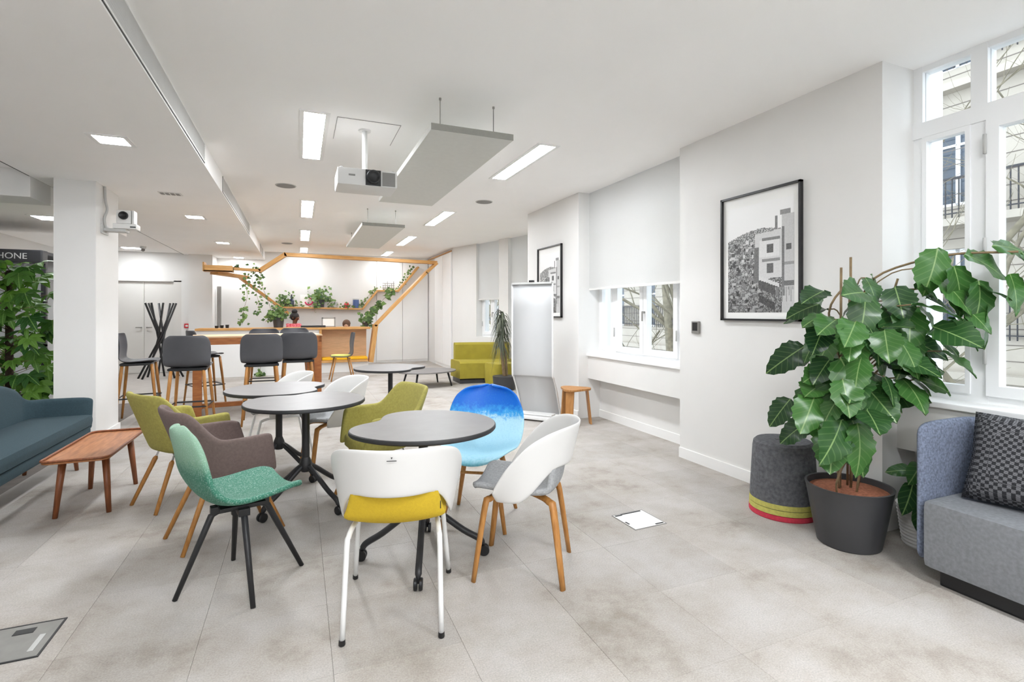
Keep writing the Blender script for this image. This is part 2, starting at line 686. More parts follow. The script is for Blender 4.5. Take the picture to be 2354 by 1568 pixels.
# 0.5 m carpet tiles, one object each where they can be told apart
t_bm = NB()
for z, k in ((-0.012, 0.0), (-0.0015, 0.0), (0.0, 0.0022)):
    pass
v0 = [(-.2496, -.2496), (.2496, -.2496), (.2496, .2496), (-.2496, .2496)]
ra = [t_bm.verts.new((x, y, -0.012)) for x, y in v0]
rb = [t_bm.verts.new((x, y, -0.0012)) for x, y in v0]
rc = [t_bm.verts.new((x * 0.9965, y * 0.9965, 0)) for x, y in v0]
for a, b in ((ra, rb), (rb, rc)):
    for i in range(4):
        t_bm.faces.new((a[i], a[(i + 1) % 4], b[(i + 1) % 4], b[i]))
t_bm.faces.new(rc)
tile_me = None
rest = NB()
for i in range(-8, 9):
    for j in range(-15, 30):
        cx = 0.12 + 0.5 * i + 0.25
        cy = 0.02 + 0.5 * j + 0.25
        if cx < -1.75 or cx > 4.7:
            continue
        near = 0.9 < cy < 9.6 and cx < 3.7
        if near:
            if tile_me is None:
                o = obj('carpet_tile', t_bm, CARPET, fl, loc=(cx, cy, 0))
                tile_me = o.data
            else:
                o = bpy.data.objects.new('carpet_tile', tile_me)
                COL.objects.link(o)
                o.parent = fl
                o.location = (cx, cy, 0)
            o.rotation_euler = (0, 0, R(90) * rnd.randint(0, 3))
            o.location.z = 0.0
        else:
            bx(rest, cx - .249, cx + .249, cy - .249, cy + .249, -0.012, 0)
o = obj('far_carpet_tiles', rest, CARPET, fl)
o['kind'] = 'stuff'
obj('floor_strip', bx(NB(), -2.05, -1.88, YBACK, 12.4, -0.012, -0.0005), STRIPF, fl)
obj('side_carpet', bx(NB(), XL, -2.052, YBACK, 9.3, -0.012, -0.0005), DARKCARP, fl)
obj('far_floor', bx(NB(), XL, -1.88, 9.3, 14.8, -0.0118, -0.0006), STRIPF, fl)

cb_ = bx(NB(), XS, 3.66, YBACK, 7.3, CZ, CZ + 0.12)
prism(cb_, [(XS, 7.3), (4.86, 7.3), (4.33, 9.2), (3.56, 11.85), (3.56, 14.8), (XS, 14.8)], CZ, CZ + 0.12)
struct('ceiling', cb_, CEIL, label='white plaster ceiling over the lounge')
struct('ceiling_soffit', bx(NB(), -2.43, XS, YBACK, 14.8, SZ, CZ + 0.12), SOFF, label='lowered white ceiling strip on the left')
lc = NB()
bx(lc, XL, -2.43, YBACK, 6.45, 2.76, CZ + 0.12)
bx(lc, XL, -2.43, 9.5, 14.8, 2.72, CZ + 0.12)
bx(lc, XL, -2.432, 6.9, 9.5, 2.52, CZ + 0.12)
struct('ceiling_side', lc, SOFF, label='side aisle ceiling behind the square column')
struct('ceiling_beam', bx(NB(), XL, -2.432, 6.45, 6.9, 2.49, CZ + 0.11), WALL, label='white downstand beam left of the column')
obj('shadow_gap', bx(NB(), -2.445, -2.43, YBACK, 14.2, SZ + 0.0, SZ + 0.05), BLACKP, bpy.data.objects['ceiling_soffit'])

# window wall: piers and bays
BAYS = [(-5.36, -3.56 + 0.03), (-1.67, 0.14), (2.03 - 1.89, 2.03), (3.84, 5.73)]
PIERS = [(2.03, 3.84), (5.73, 7.31), (-1.75, 0.14), (-5.45, -3.64), (YBACK, -7.2)]
for k, (a, b) in enumerate(PIERS):
    struct('wall_right', bx(NB(), XP, 3.93, a, b, 0, CZ + 0.05), WALL, label=['white wall pier with the large framed photograph', 'white wall pier behind the flip board', 'white wall pier behind the viewer', 'white wall pier behind the viewer', 'white wall pier at the rear'][k])
    struct('baseboard_right', bx(NB(), XP - 0.014, XP + 0.002, a, b, 0, 0.095, 0.003), TRIM)


def window(n, cx, cy, ang, width, z0, z1, sides=True, label=None):
    """white two-casement window with side lights and transom; local x along the wall, y outwards"""
    root = bpy.data.objects.new('window_%d' % n, None)
    COL.objects.link(root)
    root.location = (cx, cy, 0)
    root.rotation_euler = (0, 0, ang)
    tag(root, label, None, None, 'structure')
    hw = width / 2
    fb = NB()
    d0, d1 = 0.0, 0.09
    zt0, zt1 = 2.45, 2.545
    bx(fb, -hw, hw, d0 + .004, d1 - .004, z0, z0 + 0.06)
    bx(fb, -hw, hw, d0 + .004, d1 - .004, z1 - 0.04, z1)
    bx(fb, -hw, hw, d0 - 0.012, d1 + .003, zt0, zt1)
    cols = [(-hw, -hw + 0.05), (hw - 0.05, hw)]
    if sides:
        cols += [(-0.645, -0.565), (0.565, 0.645)]
    for a, b in cols:
        bx(fb, a, b, d0, d1, z0, z1)
    bx(fb, -0.035, 0.035, d0, d1, zt1, z1)
    obj('window_frame', fb, PVC, root)
    lights = [(-0.565, -0.004), (0.004, 0.565)] if sides else [(-hw + .05, -0.004), (0.004, hw - .05)]
    for i, (a, b) in enumerate(lights):
        sb = NB()
        w = 0.06
        za, zb = z0 + 0.05, zt0 + 0.005
        bx(sb, a, a + w, -0.02, 0.05, za, zb)
        bx(sb, b - w, b, -0.02, 0.05, za, zb)
        bx(sb, a + w, b - w, -0.02, 0.05, za, za + w)
        bx(sb, a + w, b - w, -0.02, 0.05, zb - w, zb)
        s = obj('sash', sb, PVC, root)
        obj('pane', bx(NB(), a + w - .005, b - w + .005, 0.02, 0.026, za + w - .005, zb - w + .005), GLASS, s)
        hb = NB()
        for hz in (za + 0.18, (za + zb) / 2, zb - 0.2):
            xx = a if i == 0 else b
            rod(hb, (xx, -0.03, hz), (xx, -0.03, hz + 0.11), 0.009)
        obj('hinge', hb, GREYP, s, True)
    hb = NB()
    rod(hb, (0.03, -0.02, 1.36), (0.03, -0.055, 1.36), 0.012)
    rod(hb, (0.03, -0.055, 1.37), (0.03, -0.055, 1.26), 0.009)
    obj('window_handle', hb, STEEL, root)
    top = [(-0.53, -0.035), (0.035, 0.53)] if sides else [(-hw + .05, -.035), (.035, hw - .05)]
    if sides:
        for s in (-1, 1):
            a, b = sorted((s * 0.645, s * (hw - 0.05)))
            sb = NB()
            za, zb = z0 + 0.05, zt0 + 0.005
            for (p, q, r_, t_) in ((a, a + .025, za, zb), (b - .025, b, za, zb), (a + .025, b - .025, za, za + .045), (a + .025, b - .025, zb - .035, zb)):
                bx(sb, p, q, -0.008, 0.05, r_, t_)
            ss = obj('side_sash', sb, PVC, root)
            obj('pane', bx(NB(), a + .02, b - .02, 0.02, 0.026, za + .04, zb - .03), GLASS, ss)
            top.append((a, b))
        top[0] = (-0.565, -0.035)
        top[1] = (0.035, 0.565)
    for a, b in top:
        obj('transom_pane', bx(NB(), a, b, 0.03, 0.036, zt1 - .005, z1 - 0.035), GLASS, root)
    return root


def bay(n, a, b, label):
    """recessed bay in the window wall from Y=a to Y=b"""
    cy = (a + b) / 2
    w = window(n, 3.62, cy, R(-90), b - a, 0.83, CZ + 0.004, True, label)
    ap = NB()
    bx(ap, 3.45, 3.72, a, b, 0.51, 0.80)
    bx(ap, 3.63, 3.72, a, b, 0.0, 0.51)
    struct('wall_apron', ap, WALL, label='white boxed apron under a window')
    struct('trim_1', bx(NB(), 3.425, 3.66, a, b, 0.80, 0.832, 0.006), TRIM, label='white window sill')
    struct('baseboard_bay', bx(NB(), 3.615, 3.632, a, b, 0, 0.095), TRIM)
    # outer reveal of the thick wall
    rv = NB()
    bx(rv, 3.73, 4.0, a, b, 0.62, 0.80)
    struct('wall_reveal', rv, STONE, label='outer stone reveal of a window')
    return w


bay(1, 0.14, 2.03, 'tall white window beside the grey armchair')
bay(2, 3.84, 5.73, 'white window below the large half lowered blind')
bay(3, -3.64, -1.75, 'white window behind the viewer')
bay(4, -7.2, -5.45, 'white window at the rear of the room')

# far angled window wall
A0 = Vector((4.13, 9.15, 0))
U = Vector((-0.75, 2.65, 0)) / 2.754
NRM = Vector((U.y, -U.x, 0))       # outwards
ANG = math.atan2(-U.y, -U.x)
LEN = 2.754


def angled(name, t0, t1, z0, z1, d0=0.0, d1=0.35, m=WALL, kind='structure', label=None):
    """box along the angled wall, t in metres from A0"""
    bm = bx(NB(), -t1, -t0, d0, d1, z0, z1)
    bmesh.ops.transform(bm, matrix=Matrix.Translation(A0) @ Matrix.Rotation(ANG, 4, 'Z'), verts=bm.verts)
    o = obj(name, bm, m)
    if kind:
        o['kind'] = kind
    if label:
        o['label'] = label
    return o


tA0, tA1 = 0.3336 * LEN, 0.638 * LEN
tB0, tB1 = -0.12 * LEN, 0.22 * LEN
angled('wall_far_right', tA1, LEN + 0.01, 0, CZ + .05, label='slanting white wall beside the far windows')
angled('wall_far_right', tB1, tA0, 0, CZ + .05, label='narrow white pier between the far windows')
angled('wall_far_right', -1.2, tB0, 0, CZ + .05, label='white wall hidden behind the second pier')
angled('wall_far_right', tA0, tA1, 0, 0.83, label='white wall under the farthest window')
angled('wall_far_right', tB0, tB1, 0, 0.83, label='white wall under the far window by the whiteboard')
for n, (a, b) in ((5, (tA0, tA1)), (6, (tB0, tB1))):
    c = A0 + U * ((a + b) / 2) + NRM * 0.16
    window(n, c.x, c.y, ANG, b - a, 0.83, CZ + .04, False, 'far white window under a lowered blind')
struct('wall_right_return', bx(NB(), XP + .05, 4.7, 7.2, 7.304, 0, CZ + .05), WALL)

# back walls
struct('wall_back', bx2(bx(NB(), -1.84, 1.955, YB, YB + 0.12, 0, CZ + .05), 1.955, 3.387, YB, YB + 0.12, 2.835, CZ + .05), WALL, label='white rear wall of the kitchen corner')
struct('wall_back_leak_stop', bx(NB(), 1.9, 3.5, YB + .121, YB + .14, 0, CZ), WALL)  # unseen backing added behind the cupboards to stop a light leak
struct('wall_side_far', bx(NB(), 3.388, 3.55, 11.82, YB + .12, 0, CZ + .05), WALL, label='white side wall of the tall cupboards')
struct('wall_partition', bx(NB(), -2.31, -1.84, 13.55, YB + 0.12, 0, CZ + .05), WALL, label='white partition end beside the grey doors')
db = NB()
bx(db, XL, -3.70, 13.72, 13.9, 0, CZ)
bx(db, -3.70, -2.48, 13.72, 13.9, 2.09, CZ)
bx(db, -2.48, -2.31, 13.72, 13.9, 0, CZ)
bx(db, -3.70, -2.48, 13.86, 13.9, 0, 2.09)
struct('wall_door', db, WALL, label='white wall around the grey double door')
struct('wall_left', bx(NB(), XL - 0.12, XL, YBACK, 14.3, 0, CZ), WALL)
rb_ = NB()
RW = [(-3.9, -2.1), (-1.6, 0.2), (0.9, 2.7)]  # unseen rear openings, added to let in fill light from behind
bx(rb_, XL, 3.93, YBACK - 0.12, YBACK, 0, 0.83)
xx = XL
for a, b in RW + [(3.93, 3.93)]:
    bx(rb_, xx, a, YBACK - 0.12, YBACK, 0.83, CZ)
    xx = b
struct('wall_rear', rb_, WALL)
for k, (a, b) in enumerate(RW):
    window(7 + k, (a + b) / 2, YBACK - 0.02, R(180), b - a, 0.83, CZ + 0.004, True, 'unseen white window added in the rear wall for fill light')
struct('baseboard_back', bx(NB(), -2.48, -1.84, 13.53, 13.55, 0, 0.09), TRIM)
# double door
dr = bpy.data.objects.new('door_1', None)
COL.objects.link(dr)
dr.location = (-3.09, 13.80, 0)
tag(dr, 'pale grey double door behind the black coat stand', None, None, 'structure')
for x0, x1 in ((-0.60, -0.115), (-0.11, 0.46)):
    lf = obj('door_leaf', bx(NB(), x0, x1, -0.02, 0.03, 0.005, 2.06, 0.004), DOORP, dr)
    hb = NB()
    hx = x1 - 0.05 if x0 < -.5 else x0 + 0.05
    rod(hb, (hx, -0.02, 1.03), (hx, -0.06, 1.03), 0.012)
    rod(hb, (hx, -0.06, 1.03), (hx - 0.1 if x0 < -.5 else hx + .1, -0.06, 1.03), 0.009)
    obj('door_handle', hb, STEEL, lf, True)
fb = NB()
bx(fb, -0.61, -0.60, -0.08, 0.05, 0, 2.09)
bx(fb, 0.46, 0.61, -0.08, 0.05, 0, 2.09)
bx(fb, -0.61, 0.61, -0.08, 0.05, 2.065, 2.09)
obj('door_frame', fb, DOORP, dr)
# column
cb = bx(NB(), -2.245, -1.905, 6.43, 7.13, 0, SZ + 0.01)
co = struct('wall_column', cb, WALL, label='square white column beside the teal sofa')
bb = NB()
bx(bb, -2.262, -1.888, 6.413, 7.147, 0, 0.10)
obj('column_skirting', bb, TRIM, co)

# tall white cupboards on the kitchen wall: each door a thing of its own
for k, (x0, x1) in enumerate(((1.96, 2.655), (2.66, 3.375))):
    t = thing('tall_cupboard', ['tall white handleless cupboard next to the slanted oak beam', 'tall white handleless cupboard in the corner by the side wall'][k], 'cupboard', ((x0 + x1) / 2, YB - 0.02, 0))
    w = (x1 - x0) / 2
    obj('cabinet_body', bx(NB(), -w, w, 0.022, 0.1, 0.0, 2.83), TRIM, t)
    obj('cabinet_door', bx(NB(), -w + .003, w - .003, 0.002, 0.022, 0.06, 2.828, 0.002), TRIM, t)
for k, (y0, y1) in enumerate(((11.84, 12.6), (12.605, 13.4))):
    t = thing('tall_cupboard', ['tall white cupboard front on the side wall, nearest the windows', 'tall white cupboard front on the side wall, farther from the windows'][k], 'cupboard', (3.366, (y0 + y1) / 2, 0))
    w = (y1 - y0) / 2
    obj('cabinet_body', bx(NB(), -0.0, 0.015, -w, w, 0, 2.82), TRIM, t)
    obj('cabinet_door', bx(NB(), -0.02, 0.0, -w + .004, w - .004, 0.08, 2.80, 0.002), TRIM, t)
struct('trim_2', bx(NB(), 3.345, 3.372, 11.84, 14.2, 2.822, 2.85), OAKX, label='thin wooden strip on top of the far cupboards')

# ------------------------------------------------------------------ ceiling fittings
LEDREAR = emat('led_diffuser_rear', (0.935, 0.967, 1.0, 1), LED * 1.15)


def light_panel(x, y, z, w, l, label, group, fr=0.035, m=None):
    t = thing('ceiling_light', label, 'light', (x, y, z), 0, group)
    fb = NB()
    o_ = fr
    bx(fb, -w / 2 - o_, w / 2 + o_, -l / 2 - o_, -l / 2, -0.006, 0.0)
    bx(fb, -w / 2 - o_, w / 2 + o_, l / 2, l / 2 + o_, -0.006, 0.0)
    bx(fb, -w / 2 - o_, -w / 2, -l / 2, l / 2, -0.006, 0.0)
    bx(fb, w / 2, w / 2 + o_, -l / 2, l / 2, -0.006, 0.0)
    obj('light_frame', fb, TRIM, t)
    obj('diffuser', bx(NB(), -w / 2, w / 2, -l / 2, l / 2, -0.004, -0.0005), m or LEDM, t)
    return t


ORD = ['nearest', 'second nearest', 'third nearest', 'farthest']
for k, (y0, y1) in enumerate(((4.24, 5.5), (7.60, 8.88), (10.33, 11.75), (13.1, 14.05))):
    light_panel(0.115, (y0 + y1) / 2, CZ, 0.155, y1 - y0, ORD[k] + ' strip light of the ceiling row left of the projector', 'strip lights in the left row', m=LEDM if k < 2 else LEDFAR)
    light_panel(2.125, (y0 + y1) / 2, CZ, 0.155, y1 - y0, ORD[k] + ' strip light of the ceiling row near the windows', 'strip lights in the window row', m=LEDM if k < 2 else LEDFAR)
for y in (-0.1, -3.4, -6.0):  # rows out of view, added to even out the room's brightness
    for x in (0.115, 2.125):
        light_panel(x, y, CZ, 0.155, 1.3, 'unseen strip light added behind the viewer', 'unseen strip lights added behind the viewer', m=LEDREAR)
for k, y in enumerate((4.86, 8.3, 11.15, 13.95)):
    light_panel(-1.34, y, SZ, 0.20, 0.20, ORD[k] + ' small square light in the lowered ceiling strip', 'square lights in the soffit', m=LEDREAR)
light_panel(-1.34, 1.4, SZ, 0.2, 0.2, 'unseen square light added behind the viewer', 'unseen square lights added behind the viewer')  # this square and the next are unseen, added for more room light
light_panel(-1.34, -2, SZ, 0.2, 0.2, 'unseen square light added behind the viewer', 'unseen square lights added behind the viewer')
light_panel(-2.85, 8.0, 2.52, 0.22, 0.3, 'small square light left of the column', None)
light_panel(-3.25, 13.0, 2.72, 0.3, 0.26, 'small square light above the grey double door', None)
light_panel(-3.4, 4.0, 2.76, 0.3, 0.3, 'small square light added out of view over the sofa', None, m=LEDREAR)  # unseen lamp, added to brighten the left side

for k, (x, y, z) in enumerate(((-0.147, 6.8, CZ), (2.38, 6.73, CZ), (-0.24, 12.4, CZ))):
    t = thing('ceiling_speaker', ['round grey ceiling speaker left of the projector', 'round grey ceiling speaker near the window pier', 'round grey ceiling speaker above the kitchen counter'][k], 'speaker', (x, y, z))
    obj('speaker_rim', lathe(NB(), [(0.115, -0.006), (0.12, 0.0)], 28), GREYP, t)
    obj('speaker_grille', lathe(NB(), [(0.10, -0.010), (0.108, -0.006)], 28), MIDGREY, t)
# sprinkler under the side ceiling
t = thing('sensor_spot', 'small round sensor on the ceiling before the grey doors', 'sensor', (-2.95, 12.6, 2.72))
obj('sensor_base', lathe(NB(), [(0.05, -0.05), (0.06, 0)], 16), WHITEP, t)
obj('sensor_head', sphere(NB(), (0, 0, -0.07), 0.035), MIDGREY, t)
# soffit slot grilles (air outlets on the soffit face)
for k, (y0, y1) in enumerate(((2.62, 5.35), (6.55, 9.9), (12.6, 13.6))):
    t = thing('air_grille', ['long slot air grille nearest the viewer on the soffit face', 'second long slot air grille on the soffit face', 'short slot air grille at the far end of the soffit'][k], 'vent', (XS, y0, SZ + 0.02))
    l = y1 - y0
    fb = NB()
    bx(fb, 0, 0.006, 0, l, 0, 0.012)
    bx(fb, 0, 0.006, 0, l, 0.163, 0.175)
    bx(fb, 0, 0.006, 0, 0.02, 0, 0.175)
    bx(fb, 0, 0.006, l - 0.02, l, 0, 0.175)
    obj('grille_frame', fb, TRIM, t)
    obj('grille_core', bx(NB(), 0.0005, 0.002, 0.02, l - .02, 0.012, 0.163), MIDGREY, t)
    for q in range(9):
        obj('slat', box(NB(), (0.004, l / 2, 0.02 + q * 0.017), (0.004, l - 0.04, 0.009), Matrix.Rotation(R(35), 3, 'Y')), GREYP, t)
    gb = NB()
    bx(gb, 0.0005, 0.004, -0.014, -0.002, -0.006, 0.17)
    bx(gb, 0.0005, 0.004, -0.014, l, -0.008, -0.001)
    obj('grille_gap', gb, BLACKP, t)
# small ceiling grille in the soffit
t = thing('ceiling_grille', 'small square slatted grille in the lowered ceiling', 'vent', (-1.33, 6.78, SZ))
obj('grille_plate', bx(NB(), -0.11, 0.11, -0.07, 0.07, -0.006, 0), WHITEP, t)
for q in range(4):
    obj('slat', bx(NB(), -0.095 + q * .05, -0.06 + q * .05, -0.05, 0.05, -0.009, -0.006), MIDGREY, t)
# access hatch around the projector pole
t = thing('ceiling_hatch', 'flush square hatch in the ceiling above the projector', 'hatch', (0.53, 4.53, CZ))
obj('hatch_panel', bx(NB(), -0.245, 0.245, -0.27, 0.27, -0.003, 0), CEIL, t)
fb = NB()
for q in ((-.25, .25, -.277, -.272), (-.25, -.247, -.27, .27), (.247, .25, -.27, .27)):
    bx(fb, q[0], q[1], q[2], q[3], -0.0035, 0)
obj('hatch_joint', fb, MIDGREY, t)
# projector
t = thing('ceiling_projector', 'white projector hanging from a pole under the ceiling', 'projector', (0.515, 4.42, 2.445))
obj('projector_body', bx(NB(), -0.235, 0.235, -0.17, 0.17, -0.072, 0.066, 0.022), WHITEP, t, 'auto')
ln = obj('lens_bay', bx(NB(), -0.02, 0.10, -0.178, -0.165, -0.065, 0.06, 0.003), BLACKP, t)
lb = NB()
lathe(lb, [(0.055, 0), (0.055, 0.03), (0.046, 0.034), (0.04, 0.024), (0.02, 0.02), (0.006, 0.018)], 24)
bmesh.ops.transform(lb, matrix=Matrix.Translation((0.04, -0.176, 0.0)) @ Matrix.Rotation(R(90), 4, 'X'), verts=lb.verts)
obj('projector_lens', lb, BLACKM, ln, True)
obj('side_grille', bx(NB(), 0.112, 0.215, -0.174, -0.168, -0.06, 0.05), MIDGREY, t)
obj('name_plate', bx(NB(), -0.15, -0.10, -0.1725, -0.169, 0.0, 0.014), MIDGREY, t)
pb = NB()
rod(pb, (0.0, 0.06, 0.09), (0.0, 0.06, 0.44), 0.022, seg=16)
obj('ceiling_pole', pb, WHITEM, t, True)
obj('ceiling_plate', lathe(NB(), [(0.05, 0.44), (0.05, 0.452)], 20, (0, 0.06, 0)), WHITEM, t)
obj('pole_bracket', bx(NB(), -0.06, 0.06, 0.0, 0.12, 0.064, 0.10, 0.006), WHITEM, t)
fb = NB()
for q in ((-.2, -.12), (.2, -.12), (-.2, .12), (.2, .12)):
    lathe(fb, [(0.014, 0.064), (0.014, 0.078)], 10, (q[0], q[1], 0))
obj('mount_screw', fb, GREYP, t)
# hung acoustic panels
for k, (y0, y1) in enumerate(((3.505, 6.02), (7.72, 10.4))):
    t = thing('acoustic_panel', ['large grey acoustic panel hung nearest, right of the projector', 'smaller looking grey acoustic panel hung farther back'][k], 'ceiling panel', (1.16, (y0 + y1) / 2, 2.63))
    l = (y1 - y0) / 2
    obj('panel', bx(NB(), -0.31, 0.31, -l, l, 0, 0.045, 0.003), PANELM, t)
    obj('panel_end', bx(NB(), -0.31, 0.31, -l - 0.004, -l, 0.0, 0.045), PANELE, t)
    for px_, py_ in ((-0.22, -l + .1), (0.19, -l + .1), (-0.22, l - .1), (0.19, l - .1)):
        wb = NB()
        rod(wb, (px_, py_, 0.045), (px_, py_, 0.268), 0.0035, seg=6)
        lathe(wb, [(0.009, 0.255), (0.009, 0.27)], 8, (px_, py_, 0))
        obj('hanging_rod', wb, STEEL, t)

# ------------------------------------------------------------------ blinds
def blind(name_label, loc, ang, w, z0, z1):
    t = thing('roller_blind', name_label, 'blind', (loc[0], loc[1], 0), ang)
    obj('blind_fabric', bx(NB(), -w / 2, w / 2, -0.001, 0.001, z0 + 0.01, z1), BLINDM, t)
    obj('bottom_bar', bx(NB(), -w / 2, w / 2, -0.008, 0.008, z0 - 0.012, z0 + 0.014, 0.003), WHITEP, t)
    return t


blind('wide white roller blind half lowered over the middle window', (3.46, 4.785), R(-90), 1.86, 1.655, CZ - 0.005)
for k, (a, b) in enumerate(((tA0, tA1), (tB0, tB1))):
    c = A0 + U * ((a + b) / 2) + NRM * 0.06
    blind(['white roller blind on the farthest window', 'white roller blind partly hidden by the second pier'][k], c, ANG, b - a - 0.03, 1.65, CZ - 0.005)

# ------------------------------------------------------------------ pictures on the piers
def town_print(bm_w, bm_h, nx, ny, seed, faded=0.0):
    """black and white view over a hillside town, drawn cell by cell"""
    r = random.Random(seed)
    g = [[0.0] * nx for _ in range(ny)]
    for j in range(ny):
        for i in range(nx):
            u, v = i / nx, j / ny
            g[j][i] = 0.87 - 0.10 * (1 - v)
    # hillside of small houses on one side
    for j in range(ny):
        for i in range(nx):
            u, v = i / nx, j / ny
            sky = 0.62 - 0.10 * (0.5 - abs(u - 0.35)) * 2 + 0.02 * math.sin(u * 37)
            if v < 0.66 + 0.10 * math.sin(u * 2.6 + 0.2):
                n = r.random()
                g[j][i] = (0.10 + 0.55 * n * n) * (0.55 + 0.6 * v)
    for _ in range(170):
        w, h = r.randint(2, 5), r.randint(2, 4)
        i0, j0 = r.randint(0, int(nx * 0.55)), r.randint(0, int(ny * 0.64))
        lum = r.choice((0.06, 0.1, 0.3, 0.55, 0.7)) * (0.45 + 0.8 * j0 / ny)
        for j in range(j0, min(ny, j0 + h)):
            for i in range(i0, min(nx, i0 + w)):
                g[j][i] = lum

    def rect(u0, u1, v0, v1, lum, sl=0.0):
        for i in range(int(u0 * nx), min(nx, int(u1 * nx))):
            off = sl * (i / nx - u0)
            for j in range(max(0, int((v0 + off) * ny)), min(ny, int((v1 + off) * ny))):
                g[j][i] = lum + r.uniform(-0.03, 0.03)
    # pale blocks of flats on the other side
    rect(0.45, 0.84, 0.30, 0.72, 0.62, 0.05)
    rect(0.84, 1.0, 0.0, 0.86, 0.55)
    rect(0.52, 0.8, 0.50, 0.66, 0.72)
    rect(0.44, 0.5, 0.28, 0.60, 0.15)
    rect(0.63, 0.72, 0.54, 0.62, 0.10)
    rect(0.63, 0.72, 0.36, 0.44, 0.12)
    rect(0.55, 0.82, 0.655, 0.675, 0.2)
    rect(0.55, 0.82, 0.465, 0.485, 0.25)
    rect(0.50, 0.80, 0.22, 0.32, 0.08, -0.25)
    rect(0.50, 0.80, 0.30, 0.335, 0.66, -0.25)
    rect(0.50, 0.74, 0.10, 0.17, 0.06, -0.35)
    rect(0.84, 0.87, 0.15, 0.75, 0.18)
    rect(0.88, 1.0, 0.24, 0.28, 0.15)
    rect(0.90, 0.97, 0.55, 0.60, 0.1)
    rect(0.88, 1.0, 0.42, 0.44, 0.3)
    rect(0.74, 0.78, 0.74, 0.86, 0.2)
    rect(0.82, 0.96, 0.86, 0.90, 0.25)
    for q in range(14):
        u = 0.74 + 0.02 * q
        rect(u, u + 0.012, 0.20 - (q % 3) * 0.05, 0.23, 0.3)
    bm = NB()
    vs = [[bm.verts.new((-bm_w / 2 + bm_w * i / nx, 0, -bm_h / 2 + bm_h * j / ny)) for i in range(nx + 1)] for j in range(ny + 1)]
    fs = []
    for j in range(ny):
        for i in range(nx):
            fs.append(bm.faces.new((vs[j][i], vs[j][i + 1], vs[j + 1][i + 1], vs[j + 1][i])))
    vals = [min(0.9, max(0.01, lerp(g[j][i], 0.6, faded))) for j in range(ny) for i in range(nx)]
    return bm, vals


def print_obj(parent, w, h, nx, ny, seed, y):
    bm, vals = town_print(w, h, nx, ny, seed)
    me = bpy.data.meshes.new('print')
    bm.to_mesh(me)
    bm.free()
    ca = me.color_attributes.new('print', 'FLOAT_COLOR', 'CORNER')
    buf = []
    for v in vals:
        buf += [v, v, v, 1.0] * 4
    ca.data.foreach_set('color', buf)
    me.materials.append(PRINT)
    o = bpy.data.objects.new('photo_print', me)
    COL.objects.link(o)
    o.parent = parent
    o.location = (0, y, -0.015)
    return o


def picture(label, y, z, seed):
    t = thing('framed_photo', label, 'picture', (XP - 0.002, y, z), R(-90))
    w, h = 0.745, 1.01
    fb = NB()
    for q in ((-w / 2, -w / 2 + .016, -h / 2, h / 2), (w / 2 - .016, w / 2, -h / 2, h / 2), (-w / 2, w / 2, -h / 2, -h / 2 + .016), (-w / 2, w / 2, h / 2 - .016, h / 2)):
        bx(fb, q[0], q[1], -0.03, 0, q[2], q[3])
    obj('picture_frame', fb, BLACKP, t)
    obj('mount', bx(NB(), -w / 2 + .014, w / 2 - .014, -0.008, 0, -h / 2 + .014, h / 2 - .014), PAPER, t)
    print_obj(t, w - 0.13, h - 0.16, 84, 116, seed, -0.0095)
    return t


picture('framed black and white town photograph beside the large plant', 2.935, 1.795, 3)
picture('framed town photograph behind the white flip board', 6.53, 1.795, 9)
# thermostat
t = thing('wall_thermostat', 'small dark wall control between blind and picture', 'thermostat', (XP, 3.62, 1.222), R(-90))
obj('control_body', bx(NB(), -0.045, 0.045, -0.022, 0, -0.055, 0.055, 0.006), STEEL, t)
obj('control_screen', bx(NB(), -0.03, 0.03, -0.0245, -0.02, -0.03, 0.045, 0.002), BLACKP, t)

# ------------------------------------------------------------------ round tables
def bean(n=64, r=0.40):
    """round top with one shallow concave side"""
    pts = []
    for k in range(n):
        a = 2 * PI * k / n
        d = math.atan2(math.sin(a - PI / 2), math.cos(a - PI / 2))
        rr = r * (1 - 0.30 * math.exp(-(d / 0.42) ** 2) + 0.02 * math.exp(-((abs(d) - 0.9) / 0.3) ** 2))
        pts.append((rr * math.cos(a), rr * math.sin(a)))
    return pts


